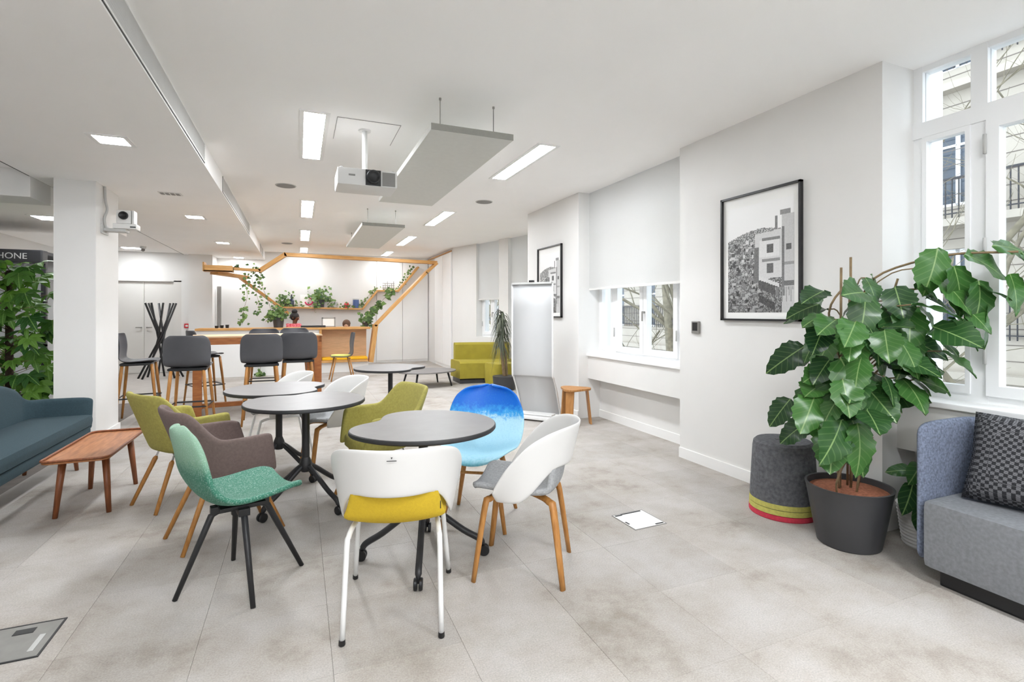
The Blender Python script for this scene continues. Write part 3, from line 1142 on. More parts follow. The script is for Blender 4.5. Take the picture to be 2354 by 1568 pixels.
def make_round_table():
    t = thing('round_table', '', 'table')
    tp = obj('tabletop', prism(NB(), bean(), 0.715, 0.738, 0.012), TABEDGE, t, 'auto')
    obj('top_surface', prism(NB(), [(x * 0.985, y * 0.985) for x, y in bean()], 0.737, 0.740), TABTOP, tp)
    cb = NB()
    rod(cb, (0, 0, 0.28), (0, 0, 0.70), 0.026, seg=16)
    lathe(cb, [(0.03, 0.24), (0.042, 0.27), (0.042, 0.30), (0.027, 0.34)], 16)
    obj('column', cb, BLACKM, t, 'auto')
    pb = NB()
    box(pb, (0, 0, 0.706), (0.36, 0.07, 0.02))
    box(pb, (0, 0, 0.69), (0.12, 0.10, 0.03), None, 0.005)
    obj('top_plate', pb, BLACKM, t)
    for k in range(4):
        a = k * PI / 2
        ca, sa = math.cos(a), math.sin(a)

        def P(r, z):
            return (r * ca, r * sa, z)
        lb = NB()
        sweep(lb, cat_rom([P(0.025, 0.285), P(0.10, 0.235), P(0.22, 0.145), P(0.305, 0.095), P(0.328, 0.065), P(0.335, 0.032)], 4), [0.0175] * 16 + [0.014, 0.011, 0.009, 0.008, 0.007], 8)
        leg = obj('leg', lb, BLACKM, t, True)
        wb = NB()
        for s in (-1, 1):
            res = NB()
            lathe(res, [(0.008, -0.009), (0.026, -0.009), (0.0295, -0.005), (0.0295, 0.005), (0.026, 0.009), (0.008, 0.009)], 18)
            bmesh.ops.transform(res, matrix=Matrix.Translation((0.335, s * 0.013, 0.0297)) @ Matrix.Rotation(R(90), 4, 'X'), verts=res.verts)
            bmesh.ops.transform(res, matrix=Matrix.Rotation(a, 4, 'Z'), verts=res.verts)
            tmp = bpy.data.meshes.new('tmp')
            res.to_mesh(tmp)
            wb.from_mesh(tmp)
            bpy.data.meshes.remove(tmp)
            res.free()
        c = obj('caster', wb, BLACKP, leg, 'auto')
    return t


rt0 = make_round_table()
TABLES = [((0.635, 2.80), R(-17), R(141), 'front round charcoal table between the blue and white chairs'),
          ((0.045, 3.88), R(-52), R(106), 'middle round charcoal table behind the green chair'),
          ((-0.15, 4.60), R(-40), R(-12), 'third round charcoal table touching the middle table'),
          ((0.955, 5.87), R(-20), R(-40), 'farthest round charcoal table near the low oval table')]
for k, ((x, y), a, ta, lab) in enumerate(TABLES):
    o = rt0 if k == 0 else copy_tree(rt0)
    o.location = (x, y, 0)
    o.rotation_euler = (0, 0, a)
    o['label'] = lab
    o['group'] = 'round caster tables'
    for ch in o.children:
        if ch.name.startswith('tabletop'):
            ch.rotation_euler = (0, 0, ta - a - PI / 2)


# ------------------------------------------------------------------ chairs
def frame2(v, keys):
    """profile point (x, z) at v along keys"""
    n = len(keys) - 1
    f = v * n
    i = min(n - 1, int(f))
    t = f - i
    P = [Vector((k[0], k[1])) for k in keys]
    a = P[max(0, i - 1)]
    b, c = P[i], P[i + 1]
    d = P[min(n, i + 2)]
    return 0.5 * ((2 * b) + (c - a) * t + (2 * a - 5 * b + 4 * c - d) * t * t + (3 * b - a - 3 * c + d) * t ** 3)


def shell_fn(prof, widths, lift_seat, wrap_back, power=2.0):
    def fn(u, v):
        p = frame2(v, prof)
        w = frame2(v, [(k, 0) for k in widths])[0]
        y = u * w
        e = abs(u) ** power
        sv = sstep(0.45, 0.75, v)
        return (p[0] + wrap_back * e * sv, y, p[1] + lift_seat * e * (1 - sv))
    return fn


def shell_chair(label, loc, rz, m, style):
    t = thing('shell_chair', label, 'chair', (loc[0], loc[1], 0), rz)
    if style == 'green':
        prof = [(.228, .438), (.185, .452), (.095, .445), (-.02, .435), (-.12, .445), (-.185, .49), (-.225, .57), (-.255, .66), (-.278, .735), (-.292, .785), (-.299, .812), (-.302, .824)]
        wid = [.17, .205, .22, .225, .225, .22, .212, .198, .176, .146, .104, .02]
        surf('seat_shell', shell_fn(prof, wid, .045, .04), 13, 30, m, t, 0.028, 1)
        hb = NB()
        box(hb, (-0.01, 0, 0.39), (0.26, 0.05, 0.035), None, 0.004)
        box(hb, (-0.01, 0, 0.39), (0.05, 0.26, 0.035), None, 0.004)
        lathe(hb, [(0.04, 0.35), (0.045, 0.41)], 16, (-0.01, 0, 0))
        box(hb, (-0.01, 0, 0.412), (0.2, 0.2, 0.012))
        obj('swivel_hub', hb, BLACKP, t)
        for a in (0, 1, 2, 3):
            th = a * PI / 2
            d = Vector((math.cos(th), math.sin(th), 0))
            lb = NB()
            sweep(lb, [d * 0.08 + Vector((-0.01, 0, 0.385)), d * 0.125 + Vector((-.01, 0, .365)), d * 0.285 + Vector((0, 0, 0.0))], [0.013, 0.0155, 0.0115], 10)
            obj('leg', lb, BLACKM, t, True)
    else:
        prof = [(.27, .42), (.225, .447), (.12, .445), (0, .43), (-.10, .435), (-.17, .475), (-.215, .56), (-.25, .66), (-.29, .76), (-.308, .802), (-.318, .828), (-.322, .839)]
        wid = [.16, .215, .24, .25, .255, .262, .268, .262, .228, .188, .132, .03]
        surf('seat_shell', shell_fn(prof, wid, .05, .09), 13, 30, m, t, 0.016, 1)
        for sx in (-1, 1):
            for sy in (-1, 1):
                lb = NB()
                sweep(lb, [(sx * 0.10, sy * 0.12, 0.415), (sx * 0.215, sy * 0.205, 0.0)], [0.019, 0.012], 10)
                obj('leg', lb, OAKLEG, t, True)
        bb_ = NB()
        for s in (-1, 1):
            rod(bb_, (s * 0.13, -0.14, 0.34), (s * 0.13, 0.14, 0.34), 0.009, seg=8)
        box(bb_, (0, 0, 0.41), (0.24, 0.2, 0.016))
        obj('seat_brace', bb_, OAKLEG, t)
    return t


g = shell_chair('green dabbed shell chair on four black legs', (-0.262, 2.895), R(27), GREENCH, 'green')
for ch in g.children:
    if ch.name.startswith('leg') or ch.name.startswith('swivel'):
        ch.rotation_euler = (0, 0, R(-27 + 14))
shell_chair('blue and sky-blue splashed shell chair on oak legs', (1.10, 3.19), R(238), BLUECH, 'blue')


def upholstered(label, loc, rz, m, group=None):
    t = thing('tub_armchair', label, 'armchair', (loc[0], loc[1], 0), rz, group)

    def fn(u, v):
        a = u * R(128)
        ca, sa = math.cos(a), math.sin(a)
        dx = -math.copysign(abs(ca) ** 0.72, ca)
        dy = math.copysign(abs(sa) ** 0.72, sa)
        au = abs(u)
        fr = sstep(0.45, 0.8, au)
        rx = lerp(lerp(0.165, 0.265, fr), 0.262, v)
        ry = lerp(0.20, 0.295, v ** 0.8)
        zt = lerp(0.805, 0.635, sstep(0.28, 0.60, au))
        z = lerp(0.385, zt, v)
        x = -0.015 + dx * rx * (1.0 if dx < 0 else 0.98)
        x -= 0.05 * v * (1 - sstep(0.2, 0.6, au))
        x += 0.055 * (1 - v) * sstep(0.75, 1, au)
        return (x, dy * lerp(ry, ry * 1.12, fr * (1 - v)), z - 0.012 * v * sstep(0.9, 1, au))
    surf('back_shell', fn, 41, 9, m, t, 0.034, 1)
    pts = [(0.215 * math.copysign(abs(math.cos(k * PI / 18)) ** .75, math.cos(k * PI / 18)) * (1.1 if math.cos(k * PI / 18) > 0 else .85), 0.215 * math.copysign(abs(math.sin(k * PI / 18)) ** .75, math.sin(k * PI / 18))) for k in range(36)]
    sb = NB()
    prism(sb, pts, 0.375, 0.465, 0.10)
    obj('seat', sb, m, t, True)
    for sx in (-1, 1):
        for sy in (-1, 1):
            lb = NB()
            a = Vector((sx * 0.125, sy * 0.105, 0.375))
            b = Vector((sx * 0.278, sy * 0.172, 0.0))
            k = a.lerp(b, 0.13)
            sweep(lb, [k, a.lerp(b, 0.17), b], [0.009, 0.016, 0.012], 10)
            leg = obj('leg', lb, OAKLEG, t, True)
            mb = NB()
            rod(mb, a, a.lerp(b, 0.15), 0.006, seg=8)
            obj('steel_stub', mb, CHROME, leg)
    wb = NB()
    for s in (-1, 1):
        sweep(wb, [(0.14, s * 0.11, 0.37), (-0.14, s * 0.11, 0.37)], 0.006, 6)
    obj('seat_rail', wb, CHROME, t)
    return t


upholstered('taupe upholstered armchair behind the green chair', (-0.415, 3.586), R(25), TAUPE)
upholstered('olive upholstered armchair left of the taupe one', (-0.76, 4.37), R(36), OLIVE, 'olive armchairs')
upholstered('olive upholstered armchair behind the front round table', (0.55, 3.87), R(196), OLIVE, 'olive armchairs')


def white_chair(label, loc, rz, pad, legs, group=None):
    t = thing('white_armchair', label, 'chair', (loc[0], loc[1], 0), rz, group)

    def band(u, v):
        a = u * R(116)
        dx, dy = -math.cos(a), math.sin(a)
        au = abs(u)
        rx = lerp(0.238, 0.266, v)
        ry = lerp(0.240, 0.292, v)
        zt = 0.465 + 0.328 * (1 - au ** 3.6)
        zb = 0.415 + 0.165 * (1 - sstep(0.34, 0.82, au))
        x = -0.01 + dx * rx * (1.12 if dx > 0 else 1.0) - 0.022 * v * (1 - sstep(0.0, 0.7, au))
        return (x, dy * ry, lerp(zb, zt, v))
    surf('back_shell', band, 37, 8, WHITEP, t, 0.011, 1)
    prof = [(.235, .445), (.20, .462), (.10, .452), (-.03, .442), (-.13, .447), (-.18, .478), (-.198, .53), (-.205, .585), (-.207, .61)]
    wid = [.185, .21, .218, .222, .222, .214, .20, .185, .172]
    surf('seat_pad', shell_fn(prof, wid, .03, .045), 11, 18, pad, t, 0.034, 1)
    if legs == 'steel':
        for sy in (-1, 1):
            for sx in (-1, 1):
                lb = NB()
                if sx < 0:
                    pts = [(0.0, sy * .175, .415), (-.12, sy * .185, .415), (-.185, sy * .19, .40), (-.205, sy * .193, .36), (-.27, sy * .20, 0.012)]
                else:
                    pts = [(0.0, sy * .175, .415), (.10, sy * .19, .415), (.165, sy * .20, .40), (.185, sy * .205, .36), (.262, sy * .235, 0.012)]
                sweep(lb, cat_rom(pts, 3), 0.0115, 10)
                leg = obj('leg', lb, WHITEM, t, True)
                obj('foot_cap', lathe(NB(), [(0.012, 0), (0.014, 0.004), (0.013, 0.022)], 12, (pts[-1][0], pts[-1][1], 0)), BLACKP, leg)
        rb = NB()
        rod(rb, (0, -.18, .412), (0, .18, .412), 0.01)
        obj('seat_rail', rb, WHITEM, t)
    else:
        for sx in (-1, 1):
            for sy in (-1, 1):
                lb = NB()
                pts = [(sx * 0.02, sy * 0.02, .412), (sx * .11, sy * .105, .412), (sx * .155, sy * .145, .40), (sx * .175, sy * .162, .365), (sx * .225, sy * .205, 0)]
                sweep(lb, cat_rom(pts, 3), [0.019] * 9 + [0.0185, .0175, .016, 0.014], 8, (1.15, 0.8))
                obj('leg', lb, OAKLEG, t, True)
        obj('seat_plate', box(NB(), (0, 0, .424), (.16, .16, .012)), BLACKM, t)
    if pad is MUSTARD:
        eb = NB()
        prism(eb, [(0, -0.004), (0.004, 0.004), (-0.004, 0.004)], 0, 0.0006)
        bx(eb, -0.02, 0.02, -0.012, -0.009, 0, 0.0006)
        bmesh.ops.transform(eb, matrix=Matrix.Translation((-0.2985, 0.0, 0.760)) @ Matrix.Rotation(R(-90), 4, 'Z') @ Matrix.Rotation(R(82), 4, 'X'), verts=eb.verts)
        obj('emblem', eb, BLACKP, t)
        obj('side_tag', box(NB(), (-0.207, -0.196, 0.53), (0.012, 0.004, 0.03)), BLACKP, t)
    return t


white_chair('white chair with mustard pad and white steel legs, nearest the viewer', (0.425, 2.395), R(75), MUSTARD, 'steel')
white_chair('white chair with grey pad and oak legs at the front round table', (1.11, 2.50), R(147), GREYFAB, 'oak')
white_chair('white chair with grey pad and oak legs at the middle tables', (0.27, 4.66), R(192), GREYFAB, 'oak')
white_chair('white chair with grey pad on steel legs behind the third round table', (-0.17, 5.22), R(190), GREYFAB, 'steel')


def make_stool():
    t = thing('bar_stool', '', 'stool')
    prof = [(.205, .735), (.17, .75), (.06, .742), (-.06, .735), (-.13, .742), (-.175, .775), (-.195, .84), (-.21, .93), (-.222, 1.02), (-.23, 1.075), (-.233, 1.10)]
    wid = [.17, .20, .215, .222, .226, .232, .236, .236, .23, .205, .165]
    surf('seat_shell', shell_fn(prof, wid, .02, .055), 11, 20, STOOLP, t, 0.014, 1)
    obj('under_plate', prism(NB(), [(-.17, -.19), (.15, -.17), (.15, .17), (-.17, .19)], 0.70, 0.735, 0.1), BLACKP, t)
    for sx in (-1, 1):
        for sy in (-1, 1):
            lb = NB()
            sweep(lb, [(sx * .15, sy * .158, .715), (sx * .163, sy * .170, .565), (sx * .215, sy * .215, 0)], [.017, .0185, .012], 10)
            obj('leg', lb, OAKLEG, t, True)
    fb = NB()
    k = .196
    for a, b in (((-k, -k), (-k, k)), ((k, -k), (k, k)), ((-k, -k), (k, -k)), ((-k, k), (k, k))):
        sweep(fb, [(a[0], a[1], .30), (b[0], b[1], .30)], 0.009, 6)
    box(fb, (k, 0, .303), (.035, 2 * k, .012))
    obj('foot_rest', fb, BLACKM, t)
    return t


st0 = make_stool()
STOOLS = [((-1.15, 6.86), 88, 'anthracite bar stool at the near left end of the bar table'),
          ((-0.42, 7.05), 92, 'anthracite bar stool second along the near side of the bar table'),
          ((-0.01, 7.44), 92, 'anthracite bar stool at the near right end of the bar table'),
          ((-1.86, 7.78), 5, 'anthracite bar stool turned sideways near the coat stand'),
          ((-1.28, 8.72), 25, 'anthracite bar stool at the far left of the bar table'),
          ((-0.52, 9.0), 268, 'anthracite bar stool across the bar table from the second stool'),
          ((-0.06, 9.2), 272, 'anthracite bar stool across the bar table at its right')]
for k, ((x, y), a, lab) in enumerate(STOOLS):
    o = st0 if k == 0 else copy_tree(st0)
    o.location = (x, y, 0)
    o.rotation_euler = (0, 0, R(a))
    o['label'] = lab
    o['group'] = 'bar stools around the bar table'

# bar table
t = thing('bar_table', 'tall oak bar table with thick apron among the stools', 'table', (-0.53, 8.12, 0), R(8))
obj('tabletop', bx(NB(), -0.80, 0.80, -0.37, 0.37, 1.025, 1.045, 0.003), PALEWOOD, t)
ab = NB()
bx(ab, -0.79, 0.79, -0.365, -0.33, 0.935, 1.025)
bx(ab, -0.79, 0.79, 0.33, 0.365, 0.935, 1.025)
bx(ab, -0.79, -0.75, -0.365, 0.365, 0.935, 1.025)
bx(ab, 0.75, 0.79, -0.365, 0.365, 0.935, 1.025)
obj('apron', ab, BARWOOD, t)
for sx in (-1, 1):
    for sy in (-1, 1):
        obj('leg', bx(NB(), sx * 0.74 - .05, sx * 0.74 + .05, sy * 0.315 - .05, sy * 0.315 + .05, 0, 0.935, 0.003), BARWOOD, t)
    obj('foot_bar', bx(NB(), sx * 0.74 - .03, sx * 0.74 + .03, -0.265, 0.265, 0.05, 0.12), BARWOOD, t)
obj('stretcher', bx(NB(), -0.69, 0.69, -0.03, 0.03, 0.06, 0.12), BARWOOD, t)

# chair with pale lime seat, far side
t = thing('side_chair', 'dark chair with pale lime seat cushion before the oak counter', 'chair', (0.80, 10.85, 0), R(183))
prof = [(.21, .47), (.15, .475), (0, .465), (-.12, .47), (-.18, .51), (-.205, .60), (-.22, .72), (-.24, .85), (-.25, .93), (-.255, .96)]
wid = [.18, .205, .215, .22, .222, .225, .222, .212, .19, .14]
surf('seat_shell', shell_fn(prof, wid, .02, .05), 9, 16, STOOLP, t, 0.016, 1)
obj('seat_cushion', prism(NB(), [(.19 * math.cos(k * PI / 12), .19 * math.sin(k * PI / 12)) for k in range(24)], 0.478, 0.515, 0.08), PALEYEL, t, True, loc=(0.02, 0, 0))
for sx in (-1, 1):
    for sy in (-1, 1):
        lb = NB()
        sweep(lb, [(sx * .13, sy * .14, .46), (sx * .225, sy * .19, 0)], [.017, .012], 8)
        obj('leg', lb, OAKLEG, t, True)
# low coffee table
t = thing('oval_coffee_table', 'low grey oval coffee table before the olive sofa', 'table', (2.21, 9.42, 0), R(12))
ol = [(0.56 * math.cos(k * PI / 20), 0.43 * math.sin(k * PI / 20)) for k in range(40)]
obj('tabletop', prism(NB(), ol, 0.262, 0.285, 0.01), TABTOP, t, 'auto')
for sx in (-1, 1):
    for sy in (-1, 1):
        lb = NB()
        sweep(lb, [(sx * .30, sy * .24, .265), (sx * .36, sy * .29, 0)], [.02, .014], 8)
        obj('leg', lb, BLACKM, t, True)

# ------------------------------------------------------------------ teal sofa
def upath(L, D, rc, n=10):
    """open U path: front of one arm, round the back, to the front of the other arm; local x depth (front +), y along"""
    pts = [(D, L / 2), (D * 0.5, L / 2)]
    for k in range(n + 1):
        a = PI / 2 + k * PI / 2 / n
        pts.append((rc + rc * math.cos(a), L / 2 - rc + rc * math.sin(a)))
    for k in range(1, 8):
        pts.append((0, (L / 2 - rc) * (1 - k / 4)))
    for k in range(n + 1):
        a = PI + k * PI / 2 / n
        pts.append((rc + rc * math.cos(a), -L / 2 + rc + rc * math.sin(a)))
    pts += [(D * 0.5, -L / 2), (D, -L / 2)]
    return pts


def tub(name, parent, L, D, rc, z0, zfun, flare, thick, m, nv=7):
    pts = upath(L, D, rc)
    n = len(pts)
    bm = NB()
    rows = []
    for i, (x, y) in enumerate(pts):
        a = Vector(pts[max(0, i - 1)] + (0,))
        b = Vector(pts[min(n - 1, i + 1)] + (0,))
        tg = (b - a).normalized()
        nr = Vector((tg.y, -tg.x, 0))
        if nr.dot(Vector((x - D / 2, y, 0))) < 0:
            nr = -nr
        zt = zfun(x, y)
        rows.append([bm.verts.new((x + nr.x * flare * v, y + nr.y * flare * v, lerp(z0, zt, v))) for v in [k / (nv - 1) for k in range(nv)]])
    for i in range(n - 1):
        for k in range(nv - 1):
            bm.faces.new((rows[i][k], rows[i + 1][k], rows[i + 1][k + 1], rows[i][k + 1]))
    o = obj(name, bm, m, parent, True)
    s = o.modifiers.new('thickness', 'SOLIDIFY')
    s.thickness = thick
    s.offset = 0
    d = o.modifiers.new('smooth', 'SUBSURF')
    d.levels = d.render_levels = 2
    return o


t = thing('teal_sofa', 'dark teal upholstered sofa with slim arms beside the white column', 'sofa', (-2.16, 4.62, 0), 0)
tub('back_shell', t, 2.1, 0.46, 0.14, 0.30, lambda x, y: lerp(0.60, 0.79, (1 - sstep(0.82, 1.03, abs(y))) * (1 - sstep(0.04, 0.16, x))), 0.04, 0.075, TEAL)
sb = bx(NB(), 0.02, 0.475, -1.02, 1.02, 0.355, 0.455, 0.04)
obj('seat_cushion', sb, TEAL, t, 'auto')
obj('seat_base', bx(NB(), 0.02, 0.455, -1.03, 1.03, 0.27, 0.352, 0.03), TEAL, t, 'auto')
for sx, sy in ((0.08, -.85), (0.08, .85), (.38, -.85), (.38, .85)):
    lb = NB()
    sweep(lb, [(sx, sy, .28), (sx + (0.02 if sx > .3 else -.03), sy * 1.03, 0)], [.022, .014], 8)
    obj('leg', lb, WALLEG, t, True)

# tray coffee table
t = thing('tray_table', 'small walnut tray-top side table before the teal sofa', 'table', (-1.335, 4.57, 0), 0)
def rrect(hx, hy, r, n=6, bulge=0.0):
    pts = []
    for cx, cy, a0 in ((hx - r, hy - r, 0), (-hx + r, hy - r, 90), (-hx + r, -hy + r, 180), (hx - r, -hy + r, 270)):
        for k in range(n + 1):
            a = R(a0 + 90 * k / n)
            x, y = cx + r * math.cos(a), cy + r * math.sin(a)
            pts.append((x + math.copysign(bulge * (1 - (y / hy) ** 2), x), y))
    return pts
TZ = 0.40
top = rrect(0.175, 0.46, 0.05, 6, 0.02)
obj('tray_top', prism(NB(), top, TZ - 0.012, TZ, 0.01), WALNUT, t, 'auto')
rbm = NB()
rim = [Vector((x, y, TZ + 0.008)) for x, y in top]
sweep(rbm, rim + [rim[0]], 0.0085, 6, None, False)
obj('tray_rim', rbm, WALLEG, t, True)
for sx in (-1, 1):
    for sy in (-1, 1):
        lb = NB()
        sweep(lb, [(sx * .115, sy * .27, TZ - .012), (sx * .145, sy * .31, 0)], [.024, .015], 10)
        obj('leg', lb, WALLEG, t, True)

# ------------------------------------------------------------------ grey armchair, cushion
t = thing('grey_armchair', 'grey upholstered tub armchair by the tall window', 'armchair', (3.395, 1.13, 0), R(180))
tub('back_shell', t, 0.95, 0.51, 0.14, 0.085, lambda x, y: 0.80, 0.0, 0.05, ARMBLUELIT, 9)
obj('seat', bx(NB(), 0.03, 0.515, -0.448, 0.448, 0.085, 0.415, 0.035), ARMGREY, t, 'auto')
obj('plinth', bx(NB(), 0.04, 0.46, -0.40, 0.40, 0.0, 0.085, 0.01), BLACKP, t)
cu = NB()
nx = 13
gr = {}
for sgn in (1, -1):
    for i in range(nx):
        for j in range(nx):
            u, v = -1 + 2 * i / (nx - 1), -1 + 2 * j / (nx - 1)
            k = (1 - u ** 4) * (1 - v ** 4)
            edge = i in (0, nx - 1) or j in (0, nx - 1)
            if edge and sgn < 0:
                gr[(sgn, i, j)] = gr[(1, i, j)]
                continue
            pin = 1 - 0.06 * (abs(u) ** 2 * (1 - abs(v)) + abs(v) ** 2 * (1 - abs(u)))
            gr[(sgn, i, j)] = cu.verts.new((0.225 * u * pin, 0.225 * v * pin, sgn * 0.07 * k ** 0.6))
    for i in range(nx - 1):
        for j in range(nx - 1):
            q = (gr[(sgn, i, j)], gr[(sgn, i + 1, j)], gr[(sgn, i + 1, j + 1)], gr[(sgn, i, j + 1)])
            cu.faces.new(q if sgn > 0 else q[::-1])
o = obj('checked_cushion', cu, checker_mat(), None, True, loc=(3.20, 1.30, 0.632), rot=Euler((0, R(-66), R(8)), 'XYZ'))
tag(o, 'black and grey checked square cushion in the grey armchair', 'cushion')

# ------------------------------------------------------------------ felt stool
t = thing('felt_stool', 'round dark felt stool with lime and red bands at its foot', 'stool', (3.045, 2.51, 0))
obj('felt_body', lathe(NB(), [(0.207, 0.105), (0.205, 0.16), (0.19, 0.44), (0.184, 0.475), (0.168, 0.49), (0.06, 0.492), (0.0, 0.492)], 36, cap=False), FELT, t, 'auto')
obj('hand_slot', box(NB(), (0, 0, 0.493), (0.10, 0.02, 0.003), Matrix.Rotation(R(-25), 3, 'Z')), BLACKP, t)
obj('lime_band', lathe(NB(), [(0.211, 0.037), (0.21, 0.069)], 36), FELTY, t, 'auto')
obj('lime_band', lathe(NB(), [(0.21, 0.073), (0.208, 0.105)], 36), FELTY, t, 'auto')
obj('red_band', lathe(NB(), [(0.209, 0.0), (0.213, 0.005), (0.212, 0.034)], 36), FELTR, t, 'auto')
obj('dark_joint', lathe(NB(), [(0.204, 0.03), (0.204, 0.075)], 36), FELT, t)

# ------------------------------------------------------------------ plants
def leaf_mesh(name, L, W, serr=0.0, fold=0.15, droop=0.3, nseg=8, m=None, shape=0.42):
    bm = NB()
    rows = []
    for i in range(nseg + 1):
        s = i / nseg
        w = W / 2 * (math.sin(PI * min(1, s ** shape * 1.0)) ** 0.8 if 0 < s < 1 else 0.0)
        if shape == 0.42:
            w = W / 2 * math.sin(PI * s ** 0.85) ** 0.62 if 0 < s < 1 else 0
        w *= 1 + serr * (1 if i % 2 else -1)
        x = L * s
        z = -droop * L * s * s
        row = []
        for q in (-1, -0.5, 0, 0.5, 1):
            back = -abs(q) * w * 0.18
            wave = 0.06 * W * math.sin(s * 11 + q * 2) * abs(q)
            row.append(bm.verts.new((x + back, q * w, z + fold * abs(q) * w + wave)))
        rows.append(row)
    for i in range(nseg):
        for k in range(4):
            bm.faces.new((rows[i][k], rows[i][k + 1], rows[i + 1][k + 1], rows[i + 1][k]))
    bmesh.ops.remove_doubles(bm, verts=bm.verts, dist=1e-5)
    me = bpy.data.meshes.new(name)
    for f in bm.faces:
        f.smooth = True
    bm.to_mesh(me)
    bm.free()
    me.materials.append(m)
    return me


def orient(d, n):
    """rotation taking +x to d and +z near n"""
    d = Vector(d).normalized()
    n = Vector(n)
    y = n.cross(d)
    if y.length < 1e-4:
        y = Vector((0, 1, 0)).cross(d)
    y.normalize()
    z = d.cross(y)
    return Matrix((d, y, z)).transposed()


def put_leaf(me, parent, p, d, n, s, name='leaf'):
    o = bpy.data.objects.new(name, me)
    COL.objects.link(o)
    o.parent = parent
    o.matrix_local = Matrix.Translation(Vector(p)) @ orient(d, n).to_4x4() @ Matrix.Scale(s, 4)
    return o


RV = Vector((math.cos(TH), -math.sin(TH), 0))     # along the window corner
FV = Vector((math.sin(TH), math.cos(TH), 0))
big = thing('potted_plant', 'large big-leaved potted plant in a black oval planter', 'plant', (2.985, 2.02, 0))
pb = NB()
lathe(pb, [(0.155, 0.0), (0.163, 0.006), (0.185, 0.12), (0.205, 0.24), (0.222, 0.335), (0.226, 0.345), (0.212, 0.345), (0.205, 0.30)], 40, sx=1.0, sy=1.0)
po = obj('planter', pb, POTB, big, 'auto')
sbm = NB()
lathe(sbm, [(0.206, 0.29), (0.204, 0.312), (0.1, 0.32), (0.001, 0.322)], 32)
obj('clay_pebbles', sbm, CLAY, big)['kind'] = 'stuff'
rp = random.Random(11)
ss = NB()
STK = [(0.02, 0.0), (-0.03, 0.03), (0.05, 0.04)]
for k, (a, b) in enumerate(STK):
    rod(ss, (a, b, 0.31), (a + 0.01 * k, b, (1.68, 1.62, 1.45)[k]), 0.007, seg=7)
obj('stake', ss, STEM, big, True)
VL = [leaf_mesh('big_leaf_%d' % k, 0.27, w, 0.075, f, dr, 12, LEAFBIG) for k, (w, f, dr) in enumerate(((0.19, 0.18, 0.25), (0.17, 0.1, 0.45), (0.20, 0.25, 0.15), (0.18, -0.05, 0.35)))]
ENV = [(0.55, -0.24, 0.22), (0.62, -0.28, 0.27), (0.72, -0.40, 0.38), (0.85, -0.43, 0.42), (0.95, -0.42, 0.40), (1.05, -0.30, 0.36), (1.15, -0.36, 0.46), (1.25, -0.36, 0.50), (1.35, -0.35, 0.52), (1.45, -0.30, 0.62), (1.55, -0.30, 0.60), (1.64, -0.28, 0.50), (1.72, -0.15, 0.30)]


def env(z):
    return (curve1([(e[0], e[1]) for e in ENV], z), curve1([(e[0], e[2]) for e in ENV], z))


stems = NB()
BW = Vector(big.location)


def okp(p):
    q = BW + p
    if q.x > 3.16 and q.y > 1.93:
        return False
    if q.x > 3.34 and q.z < 0.85:
        return False
    return q.x < 3.5 and not (q.x > 2.80 and q.y < 1.72 and q.z < 0.86)


cnt = 0
tries = 0
anchors = []
while cnt < 104 and tries < 4000:
    tries += 1
    z = rp.triangular(0.56, 1.70, 1.22)
    lo, hi = env(z)
    a = rp.uniform(lo + 0.10, hi - 0.08)
    b = rp.uniform(-0.34, 0.14)
    p = RV * a + FV * b + Vector((0, 0, z))
    if not okp(p):
        continue
    if any((p - q).length < 0.075 for q in anchors):
        continue
    out = (RV * (a * 1.0 - 0.05) + FV * (b + 0.02) * 1.3)
    if out.length < 0.05:
        out = -FV * 0.1
    out.normalize()
    out = (out + RV * rp.uniform(-.5, .5) - FV * rp.uniform(0.0, .6)).normalized()
    d = (out * rp.uniform(0.35, 0.9) + RV * rp.uniform(-.45, .45) + Vector((0, 0, rp.uniform(-1.0, 0.1)))).normalized()
    n = (Vector((0, 0, 1)) * rp.uniform(0.35, 1.1) + out * 0.5 - FV * rp.uniform(0.0, 0.9) + RV * rp.uniform(-.6, .6))
    s = rp.uniform(0.62, 1.05)
    tip = p + d * 0.27 * s
    if not okp(tip):
        continue
    anchors.append(p)
    put_leaf(VL[rp.randrange(4)], big, p, d, n, s)
    if cnt % 2 == 0:
        root_ = Vector((0.02 + a * 0.12, b * 0.1, max(0.42, z - rp.uniform(0.1, 0.25))))
        sweep(stems, cat_rom([root_, root_.lerp(p, 0.55) + Vector((0, 0, 0.05)), p], 3), [0.004] * 7, 5)
    cnt += 1
